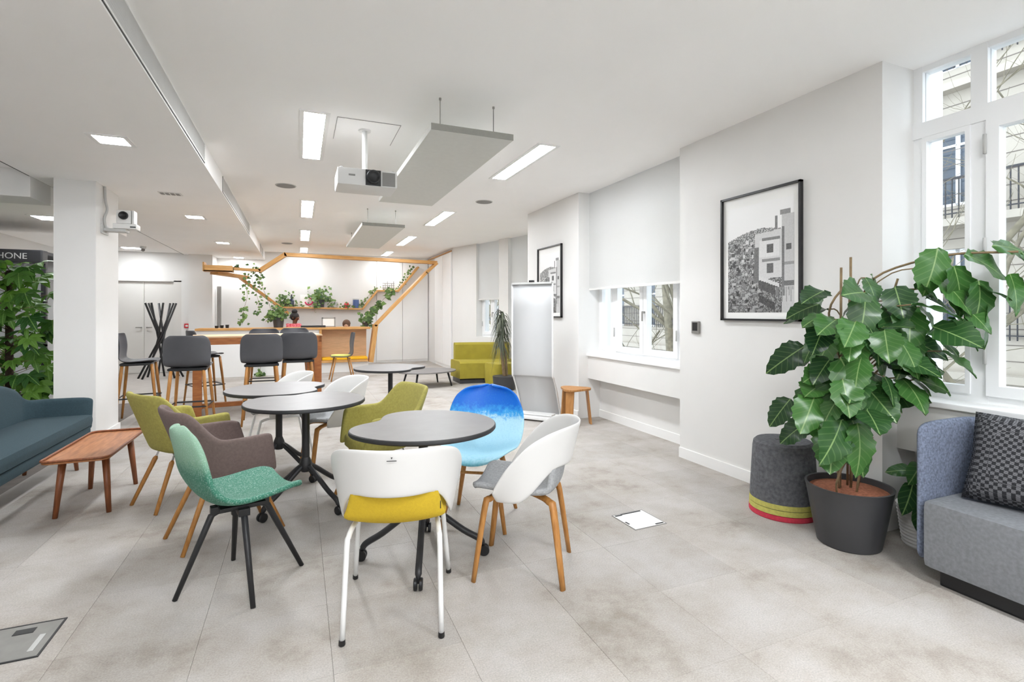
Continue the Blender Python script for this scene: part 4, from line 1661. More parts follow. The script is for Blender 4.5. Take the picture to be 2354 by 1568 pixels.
# the long arm of leaves reaching towards the window
for (a, z, da, dz, s) in ((0.40, 1.66, .5, -.25, 1.1), (0.50, 1.70, .9, -.05, 1.0), (0.60, 1.66, .7, -.9, .9), (0.30, 1.70, -.2, -.6, 1.05), (0.56, 1.55, .3, -1, .9), (0.45, 1.52, .1, -1, 1.1), (0.66, 1.62, .9, -.5, .8), (0.36, 1.60, .2, -.9, 1.15)):
    p = RV * a + FV * (-0.12 - 0.5 * a) + Vector((0, 0, z))
    put_leaf(VL[rp.randrange(4)], big, p, RV * da + Vector((0, 0, dz)) - FV * 0.15, Vector((0, 0, 1)) - FV * 0.9, s * .9)
for pts in ([(0.02, 0, .31), (0.03, -.03, .8), (0.06, -.03, 1.3), (0.1, -.08, 1.55), (.24, -.35, 1.66), (.36, -.62, 1.66)], [(-.05, .02, .31), (-.10, .0, .6), (-.08, -.02, 1.0), (-.14, 0.02, 1.35), (-.05, -.05, 1.55)],
            [(.08, .0, .31), (.11, -.05, .7), (.07, -.05, 1.0), (.16, -.10, 1.3), (.22, -.14, 1.55)], [(-.02, -.06, .31), (0.02, -.08, .7), (-0.05, -.08, 1.1), (.08, -.1, 1.38)],
            [(-.13, -.02, .31), (-.17, -.05, .40), (-.13, -.08, .52), (.02, -.1, .60), (.12, -.06, .62)]):
    sweep(stems, cat_rom(pts, 5), 0.006, 6)
obj('stem', stems, STEM, big, True)

# second plant in the white ribbed pot behind
p2 = thing('white_pot_plant', 'smaller rubber plant in a white ribbed pot behind the black planter', 'plant', (3.37, 1.82, 0))
prf = []
for k in range(12):
    prf += [(0.115 + 0.03 * k / 12, 0.02 * k), (0.121 + 0.03 * k / 12, 0.02 * k + 0.01)]
obj('ribbed_pot', lathe(NB(), prf + [(0.137, 0.24), (0.13, 0.22)], 32), POTW, p2, 'auto')
obj('soil', lathe(NB(), [(0.128, 0.205), (0.12, 0.215), (0.001, 0.217)], 20), SOIL, p2)
RUB = leaf_mesh('rubber_leaf', 0.21, 0.12, 0.0, 0.1, 0.3, 8, LEAFBIG)
sm = NB()
for (a, b, z, da, db, dz, s) in ((-.10, -.08, .50, -.6, -.5, -.3, .8), (-.05, -.10, .62, .3, -.7, .5, .8), (-.16, -.10, .40, -.5, -.4, -.9, .9), (-.14, -.12, .30, -.1, -.4, -1, .85), (0.0, -.08, .66, .5, -.3, .6, .7), (-.12, -.05, .45, -.8, -.1, .1, .7), (.03, -.1, .5, .5, -.5, .1, .7)):
    p = RV * a + FV * b + Vector((0, 0, z))
    put_leaf(RUB, p2, p, RV * da + FV * db + Vector((0, 0, dz)), Vector((0, 0, 1)) - FV, s)
    sweep(sm, cat_rom([(0, 0, .21), (p.x * .4, p.y * .4, z * .7), p], 4), 0.004, 5)
obj('stem', sm, STEM, p2, True)

# tall lobed plant left of the column
def palmate(name, m, L=0.17, nleaf=5):
    bm = NB()
    for q in range(nleaf):
        a = R(-75 + 150 * q / (nleaf - 1))
        Lq = L * (1 - 0.35 * abs(q - (nleaf - 1) / 2) / (nleaf / 2))
        W = L * 0.36
        rows = []
        n = 4
        for i in range(n + 1):
            s = i / n
            w = W / 2 * math.sin(PI * s ** 0.8) ** .8 if 0 < s < 1 else 0
            rows.append([Vector((Lq * s, k * w, -0.25 * Lq * s * s + abs(k) * w * .25)) for k in (-1, 0, 1)])
        M = Matrix.Rotation(a, 3, 'Z')
        vv = [[bm.verts.new(M @ p) for p in r_] for r_ in rows]
        for i in range(n):
            for k in range(2):
                bm.faces.new((vv[i][k], vv[i][k + 1], vv[i + 1][k + 1], vv[i + 1][k]))
    bmesh.ops.remove_doubles(bm, verts=bm.verts, dist=1e-5)
    me = bpy.data.meshes.new(name)
    for f in bm.faces:
        f.smooth = True
    bm.to_mesh(me)
    bm.free()
    me.materials.append(m)
    return me


PM = [palmate('palmate_leaf_%d' % k, LEAFLEFT, l, n) for k, (l, n) in enumerate(((0.19, 5), (0.16, 3), (0.22, 5)))]
lp = thing('climbing_plant', 'tall leafy climbing plant behind the teal sofa', 'plant', (-2.95, 7.35, 0))
obj('planter', lathe(NB(), [(0.16, 0), (0.165, 0.01), (0.2, 0.42), (0.205, 0.45), (0.185, 0.45), (0.18, 0.4)], 28), POTB, lp, 'auto')
obj('soil', lathe(NB(), [(0.183, 0.40), (0.001, 0.41)], 20), SOIL, lp)
obj('moss_pole', lathe(NB(), [(0.035, 0.4), (0.035, 1.8), (0.02, 1.82)], 12), SOIL, lp, True)
rq = random.Random(5)
st = NB()
for k in range(190):
    z = rq.uniform(0.45, 1.95)
    wid_ = 0.52 if z < 1.65 else 0.30
    a = rq.uniform(-wid_, wid_)
    b = rq.uniform(-0.30, 0.2)
    p = RV * a + FV * b + Vector((0, 0, z))
    q = p + lp.location
    if q.x > -2.42 and q.y > 6.2:
        continue
    out = (RV * a - FV * 0.25)
    out.normalize()
    put_leaf(PM[k % 3], lp, p, out * 0.7 + Vector((0, 0, rq.uniform(-.7, .15))) + RV * rq.uniform(-.4, .4), Vector((0, 0, 1)) - FV * rq.uniform(.3, 1.1), rq.uniform(0.75, 1.15))
    if k % 2 == 0:
        sweep(st, [(0, 0, z - 0.1), p * 0.55 + Vector((0, 0, (z - .03) * .45)), p], 0.0035, 4)
obj('stem', st, STEM, lp, True)

# dracaena behind the whiteboard
dp = thing('dracaena', 'slim dracaena with drooping narrow leaves beside the whiteboard', 'plant', (3.36, 8.42, 0))
obj('planter', lathe(NB(), [(0.18, 0), (0.19, 0.01), (0.21, 0.22), (0.21, 0.24), (0.195, 0.24)], 24), POTB, dp, 'auto')
obj('soil', lathe(NB(), [(0.196, 0.20), (0.001, 0.205)], 16), SOIL, dp)
tb = NB()
sweep(tb, cat_rom([(0, 0, .2), (-.03, 0, .5), (-.06, .02, .8), (-.03, .0, 1.15)], 5), [0.03] * 8 + [.022] * 8, 8)
sweep(tb, cat_rom([(0.05, 0, .2), (.03, 0, .5), (-.02, .0, .85)], 5), [0.02] * 11, 8)
obj('trunk', tb, STEM, dp, True)
fb = NB()
rq = random.Random(8)
for k in range(190):
    z0 = rq.choice((0.80, 0.95, 1.1, 1.2, 1.3)) + rq.uniform(-.06, .06)
    a = rq.uniform(0, 2 * PI)
    L = rq.uniform(0.28, 0.42)
    el = rq.uniform(-.1, 1.1)
    dr = Vector((math.cos(a), math.sin(a), 0))
    c = Vector((-.05, 0, z0))
    pr = []
    for i in range(6):
        s = i / 5
        pr.append(c + dr * (L * 0.55 * s) + Vector((0, 0, L * (el * s - 1.3 * s * s))))
    sd = dr.cross(Vector((0, 0, 1)))
    vs = []
    for i, q in enumerate(pr):
        w = 0.012 * (1 - (i / 5) ** 2 * .95)
        vs.append((fb.verts.new(q - sd * w), fb.verts.new(q + sd * w)))
    for i in range(5):
        fb.faces.new((vs[i][0], vs[i][1], vs[i + 1][1], vs[i + 1][0]))
o = obj('foliage', fb, LEAFDRAC, dp)
o['kind'] = 'stuff'

# ------------------------------------------------------------------ whiteboard, wooden stool, olive sofa
t = thing('flip_board', 'white mobile board with curved foot beside the second pier', 'whiteboard', (2.725, 5.885, 0), R(-50))
# local x along the board, local -y towards the room; profile in (y,z)
prf = [(0.25, 0.045), (0.235, 0.10), (0.12, 0.38), (0.03, 0.54), (0.0, 0.66), (0.0, 1.72)]
cur = cat_rom([(0, a, b) for a, b in prf], 4)
bm = NB()
w = 0.275
ring = []
for p in cur:
    ring.append([bm.verts.new((-w, p.y, p.z)), bm.verts.new((w, p.y, p.z))])
for a, b in zip(ring, ring[1:]):
    bm.faces.new((a[0], a[1], b[1], b[0]))
o = obj('board_sheet', bm, WHITEB, t, True)
md = o.modifiers.new('thickness', 'SOLIDIFY')
md.thickness = 0.02
md.offset = -1
rb = NB()
for s in (-1, 1):
    sweep(rb, [(s * (w + .006), p.y, p.z) for p in cur], 0.013, 6)
obj('side_rail', rb, WHITEM, t, True)
obj('top_clip', bx(NB(), -w, w, -0.03, 0.02, 1.715, 1.74, 0.004), GREYP, t)
obj('clip_knob', bx(NB(), -0.03, 0.03, -0.035, 0.01, 1.74, 1.765, 0.005), BLACKP, t)
obj('pen_tray', bx(NB(), -w + .02, w - .02, 0.03, 0.16, 0.055, 0.075, 0.003), WHITEM, t)
fb = NB()
bx(fb, -w - .02, w + .02, -0.08, 0.29, 0.02, 0.05, 0.006)
obj('foot_plate', fb, WHITEM, t)
fb = NB()
for sx in (-.24, .24):
    for sy in (-.05, .25):
        lathe(fb, [(0.02, 0.0), (0.022, 0.01), (0.02, 0.022)], 10, (sx, sy, 0))
obj('foot_glide', fb, BLACKP, t)

t = thing('wooden_stool', 'small three-legged oak stool beside the whiteboard', 'stool', (3.10, 5.47, 0), R(12))
tri = []
for k in range(3):
    a0 = R(90 + 120 * k)
    for q in range(-3, 4):
        a = a0 + R(q * 17)
        tri.append((0.11 * math.cos(a0) + 0.095 * math.cos(a), 0.11 * math.sin(a0) + 0.095 * math.sin(a)))
obj('seat', prism(NB(), tri, 0.415, 0.44, 0.02), OAK, t, 'auto')
for k in range(3):
    a0 = R(90 + 120 * k)
    M = Matrix.Rotation(a0, 3, 'Z')
    lb = NB()
    sec = [(0.145, -0.05), (0.165, -0.05), (0.165, 0.05), (0.145, 0.05)]
    lo_ = [lb.verts.new(M @ Vector((x + 0.045, y * 0.9, 0))) for x, y in sec]
    hi_ = [lb.verts.new(M @ Vector((x, y, 0.415))) for x, y in sec]
    for i in range(4):
        lb.faces.new((lo_[i], lo_[(i + 1) % 4], hi_[(i + 1) % 4], hi_[i]))
    lb.faces.new(lo_[::-1])
    lb.faces.new(hi_)
    obj('leg', lb, OAK, t)

t = thing('curved_sofa', 'olive curved sofa with low back in the far window corner', 'sofa', (3.45, 9.86, 0), R(-18))


def arc_block(bm, r0, r1, a0, a1, z0, z1, n=14, cx=0, cy=0, wav=0.0):
    vs = []
    for k in range(n + 1):
        f = k / n
        a = R(lerp(a0, a1, f))
        rr = r0 + wav * math.sin(f * PI)
        pr = []
        for (r_, z) in ((rr, z0), (rr, z1 - 0.04), (rr + 0.04, z1), (r1 - 0.03, z1), (r1, z1 - .03), (r1, z0)):
            pr.append(bm.verts.new((cx + r_ * math.cos(a), cy + r_ * math.sin(a), z)))
        vs.append(pr)
    for p, q in zip(vs, vs[1:]):
        for i in range(6):
            bm.faces.new((p[i], p[(i + 1) % 6], q[(i + 1) % 6], q[i]))
    bm.faces.new(vs[0])
    bm.faces.new(vs[-1][::-1])


# local y points to the back; the seat bows out towards the room
b1 = NB()
arc_block(b1, 1.35, 1.95, 72, 109, 0.10, 0.43, 16, cx=0, cy=-1.95)
obj('seat', b1, OLIVESOFA, t, 'auto')
b1 = NB()
arc_block(b1, 1.86, 1.99, 74, 107, 0.40, 0.76, 16, cx=0, cy=-1.95)
obj('backrest', b1, OLIVESOFA, t, 'auto')
b1 = NB()
arc_block(b1, 1.42, 1.92, 73, 108, 0.0, 0.11, 16, cx=0, cy=-1.95)
obj('plinth', b1, STOOLP, t)
t = thing('olive_pouf', 'low olive seat block in front of the curved sofa', 'pouf', (3.50, 8.93, 0), R(10))
obj('seat', prism(NB(), rrect(0.26, 0.26, 0.12), 0.03, 0.42, 0.05), OLIVESOFA, t, 'auto')
obj('plinth', prism(NB(), rrect(0.22, 0.22, 0.1), 0.0, 0.04), STOOLP, t)

# ------------------------------------------------------------------ floor boxes
t = thing('floor_outlet', 'white-lidded floor box in the carpet before the felt stool', 'floor box', (2.05, 2.77, 0.0), R(2))
fb = NB()
for q in ((-.125, .125, -.125, -.118), (-.125, .125, .118, .125), (-.125, -.118, -.118, .118), (.118, .125, -.118, .118)):
    bx(fb, q[0], q[1], q[2], q[3], 0.0, 0.0035)
obj('outlet_frame', fb, MIDGREY, t)
obj('outlet_lid', bx(NB(), -.118, .118, -.118, .118, 0.0, 0.003), PAPER, t)
kb = NB()
for q in ((-.112, -.06, .095, .112), (.05, .112, -.112, -.098), (-.112, -.10, -.04, .0), (-.06, .1, .104, .116)):
    bx(kb, q[0], q[1], q[2], q[3], 0.003, 0.0045)
obj('lid_catch', kb, BLACKP, t)
t = thing('floor_outlet', 'steel floor box lid in the carpet left of the green chair', 'floor box', (-1.085, 2.71, 0.0), R(0))
fb = NB()
for q in ((-.14, .14, -.14, -.132), (-.14, .14, .132, .14), (-.14, -.132, -.132, .132), (.132, .14, -.132, .132)):
    bx(fb, q[0], q[1], q[2], q[3], 0.0, 0.004)
obj('outlet_frame', fb, BLACKM, t)
obj('outlet_lid', bx(NB(), -.132, .132, -.132, .132, 0.0, 0.003), STEEL, t)
kb = NB()
bx(kb, -.02, .05, .06, .10, 0.003, 0.0045)
obj('lid_handle', kb, BLACKP, t)
kb = NB()
bx(kb, .085, .105, -.09, .03, 0.003, 0.0045)
obj('lid_slot', kb, GREYP, t)

# ------------------------------------------------------------------ phone booth left
t = thing('phone_booth', 'black framed glass phone booth behind the climbing plant', 'booth', (-3.55, 8.42, 0), R(0))
hb = NB()
bx(hb, -1.1, 0.55, -0.05, 0.0, 0, 0.06)
for x in (-1.1, 0.0, 0.5):
    bx(hb, x, x + .05, -0.05, 0.0, 0.06, 2.0)
bx(hb, -1.1, 0.55, -0.05, 0.0, 0.92, 0.95)
obj('booth_frame', hb, BLACKM, t)
hb = bx(NB(), -1.1, 0.55, -0.14, 0.02, 1.98, 2.15, 0.02)
sg = obj('booth_sign', hb, BLACKP, t)
obj('pane', bx(NB(), -1.05, 0.0, -0.03, -0.022, 0.06, 1.98), GLASS, t)
obj('pane', bx(NB(), 0.05, 0.5, -0.03, -0.022, 0.06, 1.98), GLASS, t)
obj('booth_back', bx(NB(), -1.1, 0.55, 0.88, 0.9, 0, 2.1), WALL, t)
obj('booth_roof', bx(NB(), -1.1, 0.55, 0.0, 0.9, 2.1, 2.14), BLACKM, t)
fc = bpy.data.curves.new('sign_text', 'FONT')
fc.body = 'PHONE'
fc.size = 0.105
fc.extrude = 0.002
fc.align_x = 'RIGHT'
fo = bpy.data.objects.new('text_source', fc)
COL.objects.link(fo)
bpy.context.view_layer.update()
tm = bpy.data.meshes.new_from_object(fo.evaluated_get(bpy.context.evaluated_depsgraph_get()))
bpy.data.objects.remove(fo)
bpy.data.curves.remove(fc)
tm.materials.clear()
tm.materials.append(MIDGREY)
so = bpy.data.objects.new('lettering', tm)
COL.objects.link(so)
so.parent = sg
so.location = (0.40, -0.143, 2.032)
so.rotation_euler = (R(90), 0, 0)

# ------------------------------------------------------------------ camera on the column
t = thing('conference_camera', 'white swivel conference camera on the column bracket', 'camera', (-1.70, 6.66, 2.245))
obj('camera_base', bx(NB(), -0.11, 0.10, -0.08, 0.08, 0.0, 0.055, 0.012), WHITEP, t, 'auto')
hd = obj('camera_head', bx(NB(), -0.085, 0.05, -0.065, 0.075, 0.055, 0.20, 0.02), WHITEP, t, 'auto')
lb = NB()
lathe(lb, [(0.042, 0.0), (0.042, 0.035), (0.034, 0.04), (0.03, 0.03), (0.001, 0.03)], 20)
bmesh.ops.transform(lb, matrix=Matrix.Translation((-0.015, -0.055, 0.14)) @ Matrix.Rotation(R(90), 4, 'X'), verts=lb.verts)
obj('camera_lens', lb, BLACKP, hd, True)
obj('side_arm', bx(NB(), 0.055, 0.075, -0.06, 0.06, 0.05, 0.20, 0.006), WHITEP, t)
obj('label_plate', box(NB(), (0.07, -0.083, 0.02), (0.05, 0.004, 0.012)), BLACKP, t)
obj('bracket', bx(NB(), -0.205, 0.0, -0.06, 0.08, -0.03, 0.0, 0.004), GREYP, t)
obj('bracket_foot', bx(NB(), -0.205, -0.19, -0.10, 0.1, -0.06, 0.03, 0.004), GREYP, t)
cbm = NB()
sweep(cbm, cat_rom([(-0.19, -0.02, 0.44), (-0.185, -0.02, 0.3), (-.17, -.02, 0.2), (-0.19, -.03, 0.1), (-0.18, -.03, 0.0)], 5), 0.012, 8)
obj('cable', cbm, GREYP, t, True)

# ------------------------------------------------------------------ coat stand, call point
t = thing('coat_stand', 'black crossed-stick coat stand before the grey doors', 'coat stand', (-2.66, 12.7, 0))
for k in range(8):
    a = 2 * PI * k / 8
    b = a + R(155)
    lb = NB()
    sweep(lb, [(0.40 * math.cos(a), 0.30 * math.sin(a), 0), (0.05 * math.cos((a + b) / 2), 0.05 * math.sin((a + b) / 2), 0.82), (0.27 * math.cos(b), 0.27 * math.sin(b), 1.56)], 0.02, 8)
    obj('stick', lb, BLACKM, t, True)
t = thing('fire_call_point', 'small red fire alarm button beside the doors', 'alarm', (-2.37, 13.72, 1.06))
obj('alarm_box', bx(NB(), -0.05, 0.05, -0.04, 0, -0.05, 0.05, 0.008), REDP, t)
obj('alarm_plate', bx(NB(), -0.025, 0.025, -0.043, -0.038, -0.02, 0.02), PAPER, t)
t = thing('narrow_wall_panel', 'tall narrow grey-framed panel on the kitchen wall edge', 'panel', (-1.745, YB - .3, 1.5))
obj('panel_frame', bx(NB(), -0.06, 0.03, -0.03, 0.02, -0.52, 0.49, 0.01), STEEL, t)
obj('panel_face', bx(NB(), -0.04, 0.01, -0.034, -0.028, -0.49, 0.45), MIDGREY, t)

# ------------------------------------------------------------------ kitchen island and oak frame
YF = 12.2
t = thing('kitchen_counter', 'long white kitchen counter with oak top and oak-lined niche', 'counter', (0, YF, 0))
obj('counter_body', bx(NB(), -1.95, 0.42, 0.04, 0.62, 0.0, 0.985), TRIM, t)
obj('niche_plinth', bx(NB(), 0.42, 1.50, 0.10, 0.62, 0.0, 0.24), TRIM, t)
obj('niche_back', bx(NB(), 0.44, 1.48, 0.36, 0.40, 0.30, 0.985), PALEWOOD, t)
nb = NB()
bx(nb, 0.42, 0.47, 0.0, 0.62, 0.24, 0.985)
bx(nb, 0.47, 1.48, 0.0, 0.62, 0.235, 0.285)
obj('niche_frame', nb, OAKX, t)
obj('countertop', bx(NB(), -1.97, 1.53, -0.02, 0.64, 0.985, 1.03, 0.004), OAKX, t)
cs = obj('bench_cushion', bx(NB(), 0.48, 1.47, 0.02, 0.35, 0.288, 0.345, 0.02), YELCUSH)
tag(cs, 'flat yellow bench cushion in the oak niche of the counter', 'cushion')
cs.location = (0, YF, 0)

# oak ribbon frame standing on the counter and running up to the ceiling
def beam(parent, p0, p1, w, h, m=OAKX, name='beam', up=(0, 1, 0)):
    """straight board from p0 to p1, w along world Y, h across"""
    p0, p1 = Vector(p0), Vector(p1)
    d = p1 - p0
    L = d.length
    d.normalize()
    y = Vector(up)
    z = d.cross(y).normalized()
    M = Matrix((d, y, z)).transposed()
    bm = NB()
    box(bm, (L / 2, 0, 0), (L + h * 0.5, w, h), None, 0.004)
    o = obj(name, bm, m, parent)
    o.matrix_local = Matrix.Translation(p0) @ M.to_4x4()
    return o


t = thing('oak_frame', 'angular oak timber frame rising around the kitchen counter', 'frame', (0, YF, 0))
FR = [(1.53, .24), (1.645, 1.06), (3.08, 2.57), (-0.28, 2.635), (-0.77, 2.27), (-1.30, 2.27)]
beam(t, (FR[0][0] + .02, .12, FR[0][1]), (FR[1][0] + .01, .12, FR[1][1]), 0.28, 0.10)
beam(t, (FR[1][0], .12, FR[1][1]), (2.85, .12, 2.33), 0.28, 0.06)
beam(t, (2.85, .12, 2.33), (3.10, .12, 2.56), 0.28, 0.06)
beam(t, (3.10, 0.1, 2.585), (FR[3][0], 0.1, FR[3][1]), 0.16, 0.075)
beam(t, (FR[3][0], 0.1, FR[3][1]), (FR[4][0], 0.1, FR[4][1]), 0.16, 0.09)
beam(t, (FR[4][0], 0.1, FR[4][1]), (-1.25, 0.1, 2.29), 0.16, 0.055)
# broad planter end towards the doors
pl = NB()
bx(pl, -1.80, -1.28, -0.10, 0.20, 2.215, 2.235)
bx(pl, -1.80, -1.28, -0.10, -0.08, 2.215, 2.34)
bx(pl, -1.80, -1.28, 0.18, 0.20, 2.215, 2.34)
bx(pl, -1.82, -1.79, -0.10, 0.20, 2.215, 2.40)
obj('planter_end', pl, OAKX, t)
beam(t, (-1.62, 0.2, 2.20), (-1.12, 0.8, 2.13), 0.07, 0.20, OAKX, 'beam', (0, 0, 1))
# rear ribbon on the kitchen wall
RB = YB - YF - 0.15
beam(t, (-1.22, 1.0, 2.14), (-0.52, RB, 1.53), 0.22, 0.05)
beam(t, (3.05, RB, 2.62), (2.50, RB, 1.95), 0.22, 0.05)
ws = thing('wall_shelf', 'stepped oak wall shelf with ivy and bottles on the kitchen wall', 'shelf', (0, YB - 0.127, 0))
SP = [(-0.52, 1.50), (1.56, 1.46), (1.95, 1.955), (2.52, 1.955)]
for a, b in zip(SP, SP[1:]):
    beam(ws, (a[0], 0, a[1]), (b[0], 0, b[1]), 0.25, 0.04, OAKX, 'board')

# objects on the shelf and the counter
SY = YB - 0.15
SH = lambda x: lerp(1.50, 1.46, (x + .52) / 2.08) + 0.021


def jar(name, label, cat, x, y, z, prof, m, extra=None):
    o = thing(name, label, cat, (x, y, z))
    obj('body', lathe(NB(), prof, 18), m, o, 'auto')
    if extra:
        obj(extra[0], lathe(NB(), extra[1], 14), extra[2], o)
    return o


jar('bottle', 'dark slim bottle on the shelf behind the left person', 'bottle', -0.17, SY, SH(-.17), [(0.055, 0), (0.06, .01), (0.06, 0.15), (0.02, 0.21), (0.018, 0.29)], DARKBOT, ('cap', [(0.021, 0.285), (0.021, 0.31)], BLACKP))
jar('tin', 'blue tin on the right part of the kitchen shelf', 'tin', 1.40, SY, SH(1.4), [(0.08, 0), (0.08, 0.22)], BLUEP, ('lid', [(0.082, 0.22), (0.082, 0.25)], GREYP))
jar('glass_jar', 'pale round jar near the middle of the kitchen shelf', 'jar', 0.86, SY, SH(.86), [(0.07, 0), (0.085, 0.02), (0.085, 0.14), (0.05, 0.16)], GREYP)
o = thing('greeting_card', 'white card with pink arc leaning behind the shelf plant', 'card', (0.18, SY + .06, SH(.18)))
obj('card', bx(NB(), -0.15, 0.15, 0.02, 0.03, 0, 0.32), PAPER, o)
ab_ = NB()
sweep(ab_, [(0.06 + 0.09 * math.cos(R(a)), 0.012, 0.15 + 0.09 * math.sin(R(a))) for a in range(-170, 100, 15)], 0.018, 6)
obj('pink_arc', ab_, PINKP, o)
o = thing('red_figure', 'small red ornament on the kitchen shelf', 'ornament', (1.14, SY, SH(1.14)))
obj('figure', lathe(NB(), [(0.06, 0), (0.065, 0.03), (0.04, 0.09), (0.015, 0.15)], 16), REDP, o, 'auto')
obj('figure_tail', sphere(NB(), (0.05, 0, 0.10), 0.03, 1, .6, 1.5), REDP, o, True)
o = thing('wire_letters', 'grey wire lettering ornament on the upper shelf step', 'ornament', (2.25, SY, 1.977))
lb_ = NB()
for z in (0.06, 0.12, 0.18):
    rod(lb_, (-0.16, 0, z), (0.16, 0, z), 0.008, seg=6)
for q in range(6):
    x = -0.14 + 0.056 * q
    rod(lb_, (x, 0, 0.0), (x, 0, 0.14 + 0.05 * (q % 3)), 0.008, seg=6)
obj('wire', lb_, STEEL, o)
o = thing('small_frame', 'small grey standing frame on the counter', 'frame', (0.64, YF + .48, 1.03))
fb = NB()
for q in ((-.15, -.125, 0, .22), (.125, .15, 0, .22), (-.15, .15, 0, .02), (-.15, .15, .195, .22)):
    bx(fb, q[0], q[1], -.01, .01, q[2], q[3])
obj('frame_border', fb, STEEL, o)
obj('frame_sheet', bx(NB(), -.127, .127, -.003, .003, .018, .197), PAPER, o)
o = thing('black_laptop', 'closed black laptop lying on the counter before the person', 'laptop', (0.30, YF + .25, 1.03))
obj('laptop_base', bx(NB(), -.26, .26, -.14, .14, 0, 0.022, .005), BLACKP, o)
obj('laptop_lid', bx(NB(), -.26, .26, -.14, .14, 0.024, 0.04, .005), BLACKM, o)
for k, x in enumerate((-1.62, -1.52, -1.42)):
    jar('cup', ['leftmost small black cup on the left end of the counter', 'middle small black cup on the left end of the counter', 'rightmost small black cup on the left end of the counter'][k], 'cup', x, YF + .3, 1.03, [(0.03, 0), (0.036, 0.05 + .01 * k)], BLACKP)


# trailing greenery
def vine_plant(name, label, loc, strands, pot=None, bush=0, seed=1, leaf=0.06, bx_r=0.18):
    """ivy: strands are polylines in local coordinates; small leaves joined (far too many and small to tell apart)"""
    r = random.Random(seed)
    o = thing(name, label, 'plant', loc)
    if pot:
        obj('pot', lathe(NB(), [(pot[0] * .8, 0), (pot[0], pot[1]), (pot[0] * .85, pot[1]), (pot[0] * .8, pot[1] - .03)], 18), POTB, o, 'auto')
    lb = NB()
    sb = NB()

    def one(p, s):
        d = Vector((r.uniform(-1, 1), r.uniform(-1, .3), r.uniform(-1, .3))).normalized()
        n = Vector((r.uniform(-.5, .5), -1, r.uniform(0, 1)))
        M = orient(d, n)
        sh = [(0, 0, 0), (.45, -.42, .05), (1, 0, -.15), (.45, .42, .05)]
        vs = [lb.verts.new(Vector(p) + M @ (Vector(q) * s)) for q in sh]
        lb.faces.new((vs[0], vs[1], vs[2]))
        lb.faces.new((vs[0], vs[2], vs[3]))
    for st_, dens in strands:
        pts = cat_rom(st_, 8)
        sweep(sb, pts, 0.004, 4)
        tot = sum((b - a).length for a, b in zip(pts, pts[1:]))
        for k in range(int(tot * dens)):
            q = r.choice(pts)
            one(q + Vector((r.gauss(0, .035), r.gauss(0, .03), r.gauss(0, .03))), leaf * r.uniform(.7, 1.5))
    for k in range(bush):
        c = Vector((r.gauss(0, bx_r * .5), r.gauss(0, bx_r * .4), (pot[1] if pot else 0.06) + abs(r.gauss(0.06, bx_r * .5))))
        one(c, leaf * r.uniform(.8, 1.6))
    if strands:
        obj('stem', sb, STEM, o)
    else:
        sb.free()
    f = obj('foliage', lb, LEAFVINE, o)
    f['kind'] = 'stuff'
    return o


vine_plant('trailing_ivy', 'ivy trailing from the left planter of the oak frame', (-1.0, YF + .15, 2.30), [
    ([(-.25, 0, .03), (0, 0, .06), (.2, 0, .03)], 40), ([(-.03, -.05, .02), (-.05, -.08, -.3), (-.02, -.08, -.6), (-.09, -.08, -.9), (-.12, -.06, -1.2)], 42), ([(.02, 0, 0), (.10, 0, -.35), (.2, 0, -.75), (.15, 0, -1.0)], 34),
    ([(.1, 0, 0), (.3, .3, -.5), (.42, .5, -.95), (.3, .5, -1.15)], 34), ([(.2, 0, -.02), (.24, 0, -.2), (.2, 0, -.4)], 20)], None, 0, 2, 0.065)
vine_plant('counter_ivy', 'bushy ivy in a dark pot on the counter beside the person', (-0.42, YF + .35, 1.03), [([(-.1, 0, .3), (-.02, 0, .35), (.1, -.05, .2)], 40)], (0.12, 0.22), 130, 3, 0.07, 0.19)
vine_plant('shelf_ivy', 'ivy sprawling at the left end of the kitchen shelf', (-0.30, SY, SH(-.3)), [([(-.15, 0, .06), (.1, -.04, .05), (.5, -.06, .04)], 60), ([(-.05, -.06, .0), (-.1, -.1, -.2), (.0, -.1, -.3)], 60)], (0.07, 0.1), 90, 4, 0.06, 0.2)
vine_plant('shelf_bush', 'round leafy plant in a dark pot on the kitchen shelf', (0.52, SY, SH(.52)), [([(0, -.06, .15), (-.1, -.12, .1), (-.15, -.14, -.12)], 60)], (0.10, 0.2), 150, 5, 0.07, 0.28)
vine_plant('shelf_sprig', 'thin ivy lying along the middle of the shelf', (0.9, SY, SH(.9)), [([(-.2, -.05, .05), (.1, -.06, .07), (.45, -.05, .05)], 60)], None, 0, 6, 0.06)
vine_plant('climbing_ivy', 'ivy climbing the sloped right end of the shelf', (1.75, SY, 1.62), [([(-.25, 0, -.05), (-.02, 0, .2), (.2, 0, .4), (.7, 0, .42), (1.0, 0, .75), (1.1, 0, .95)], 42)], None, 0, 7, 0.065)
vine_plant('fern', 'dark leafed plant behind the slanted oak beam', (1.98, YF + .45, 1.03), [([(0, 0, .1), (.1, 0, .35), (.3, 0, .55)], 40), ([(0, 0, .05), (.25, 0, .45), (.6, 0, .85)], 60), ([(0, 0, .05), (-.12, -.02, .28)], 40)], (0.08, 0.10), 10, 8, 0.11, 0.12)
bpy.data.objects['fern'].location = (1.47, YF + .45, 1.03)
vine_plant('ground_ivy', 'ivy hanging down to the floor in front of the white counter', (-0.75, YF - .02, 0), [([(.0, 0, .75), (.03, -.03, .4), (-.02, -.03, .1), (.0, -.05, .03)], 50)], None, 0, 9, 0.075)

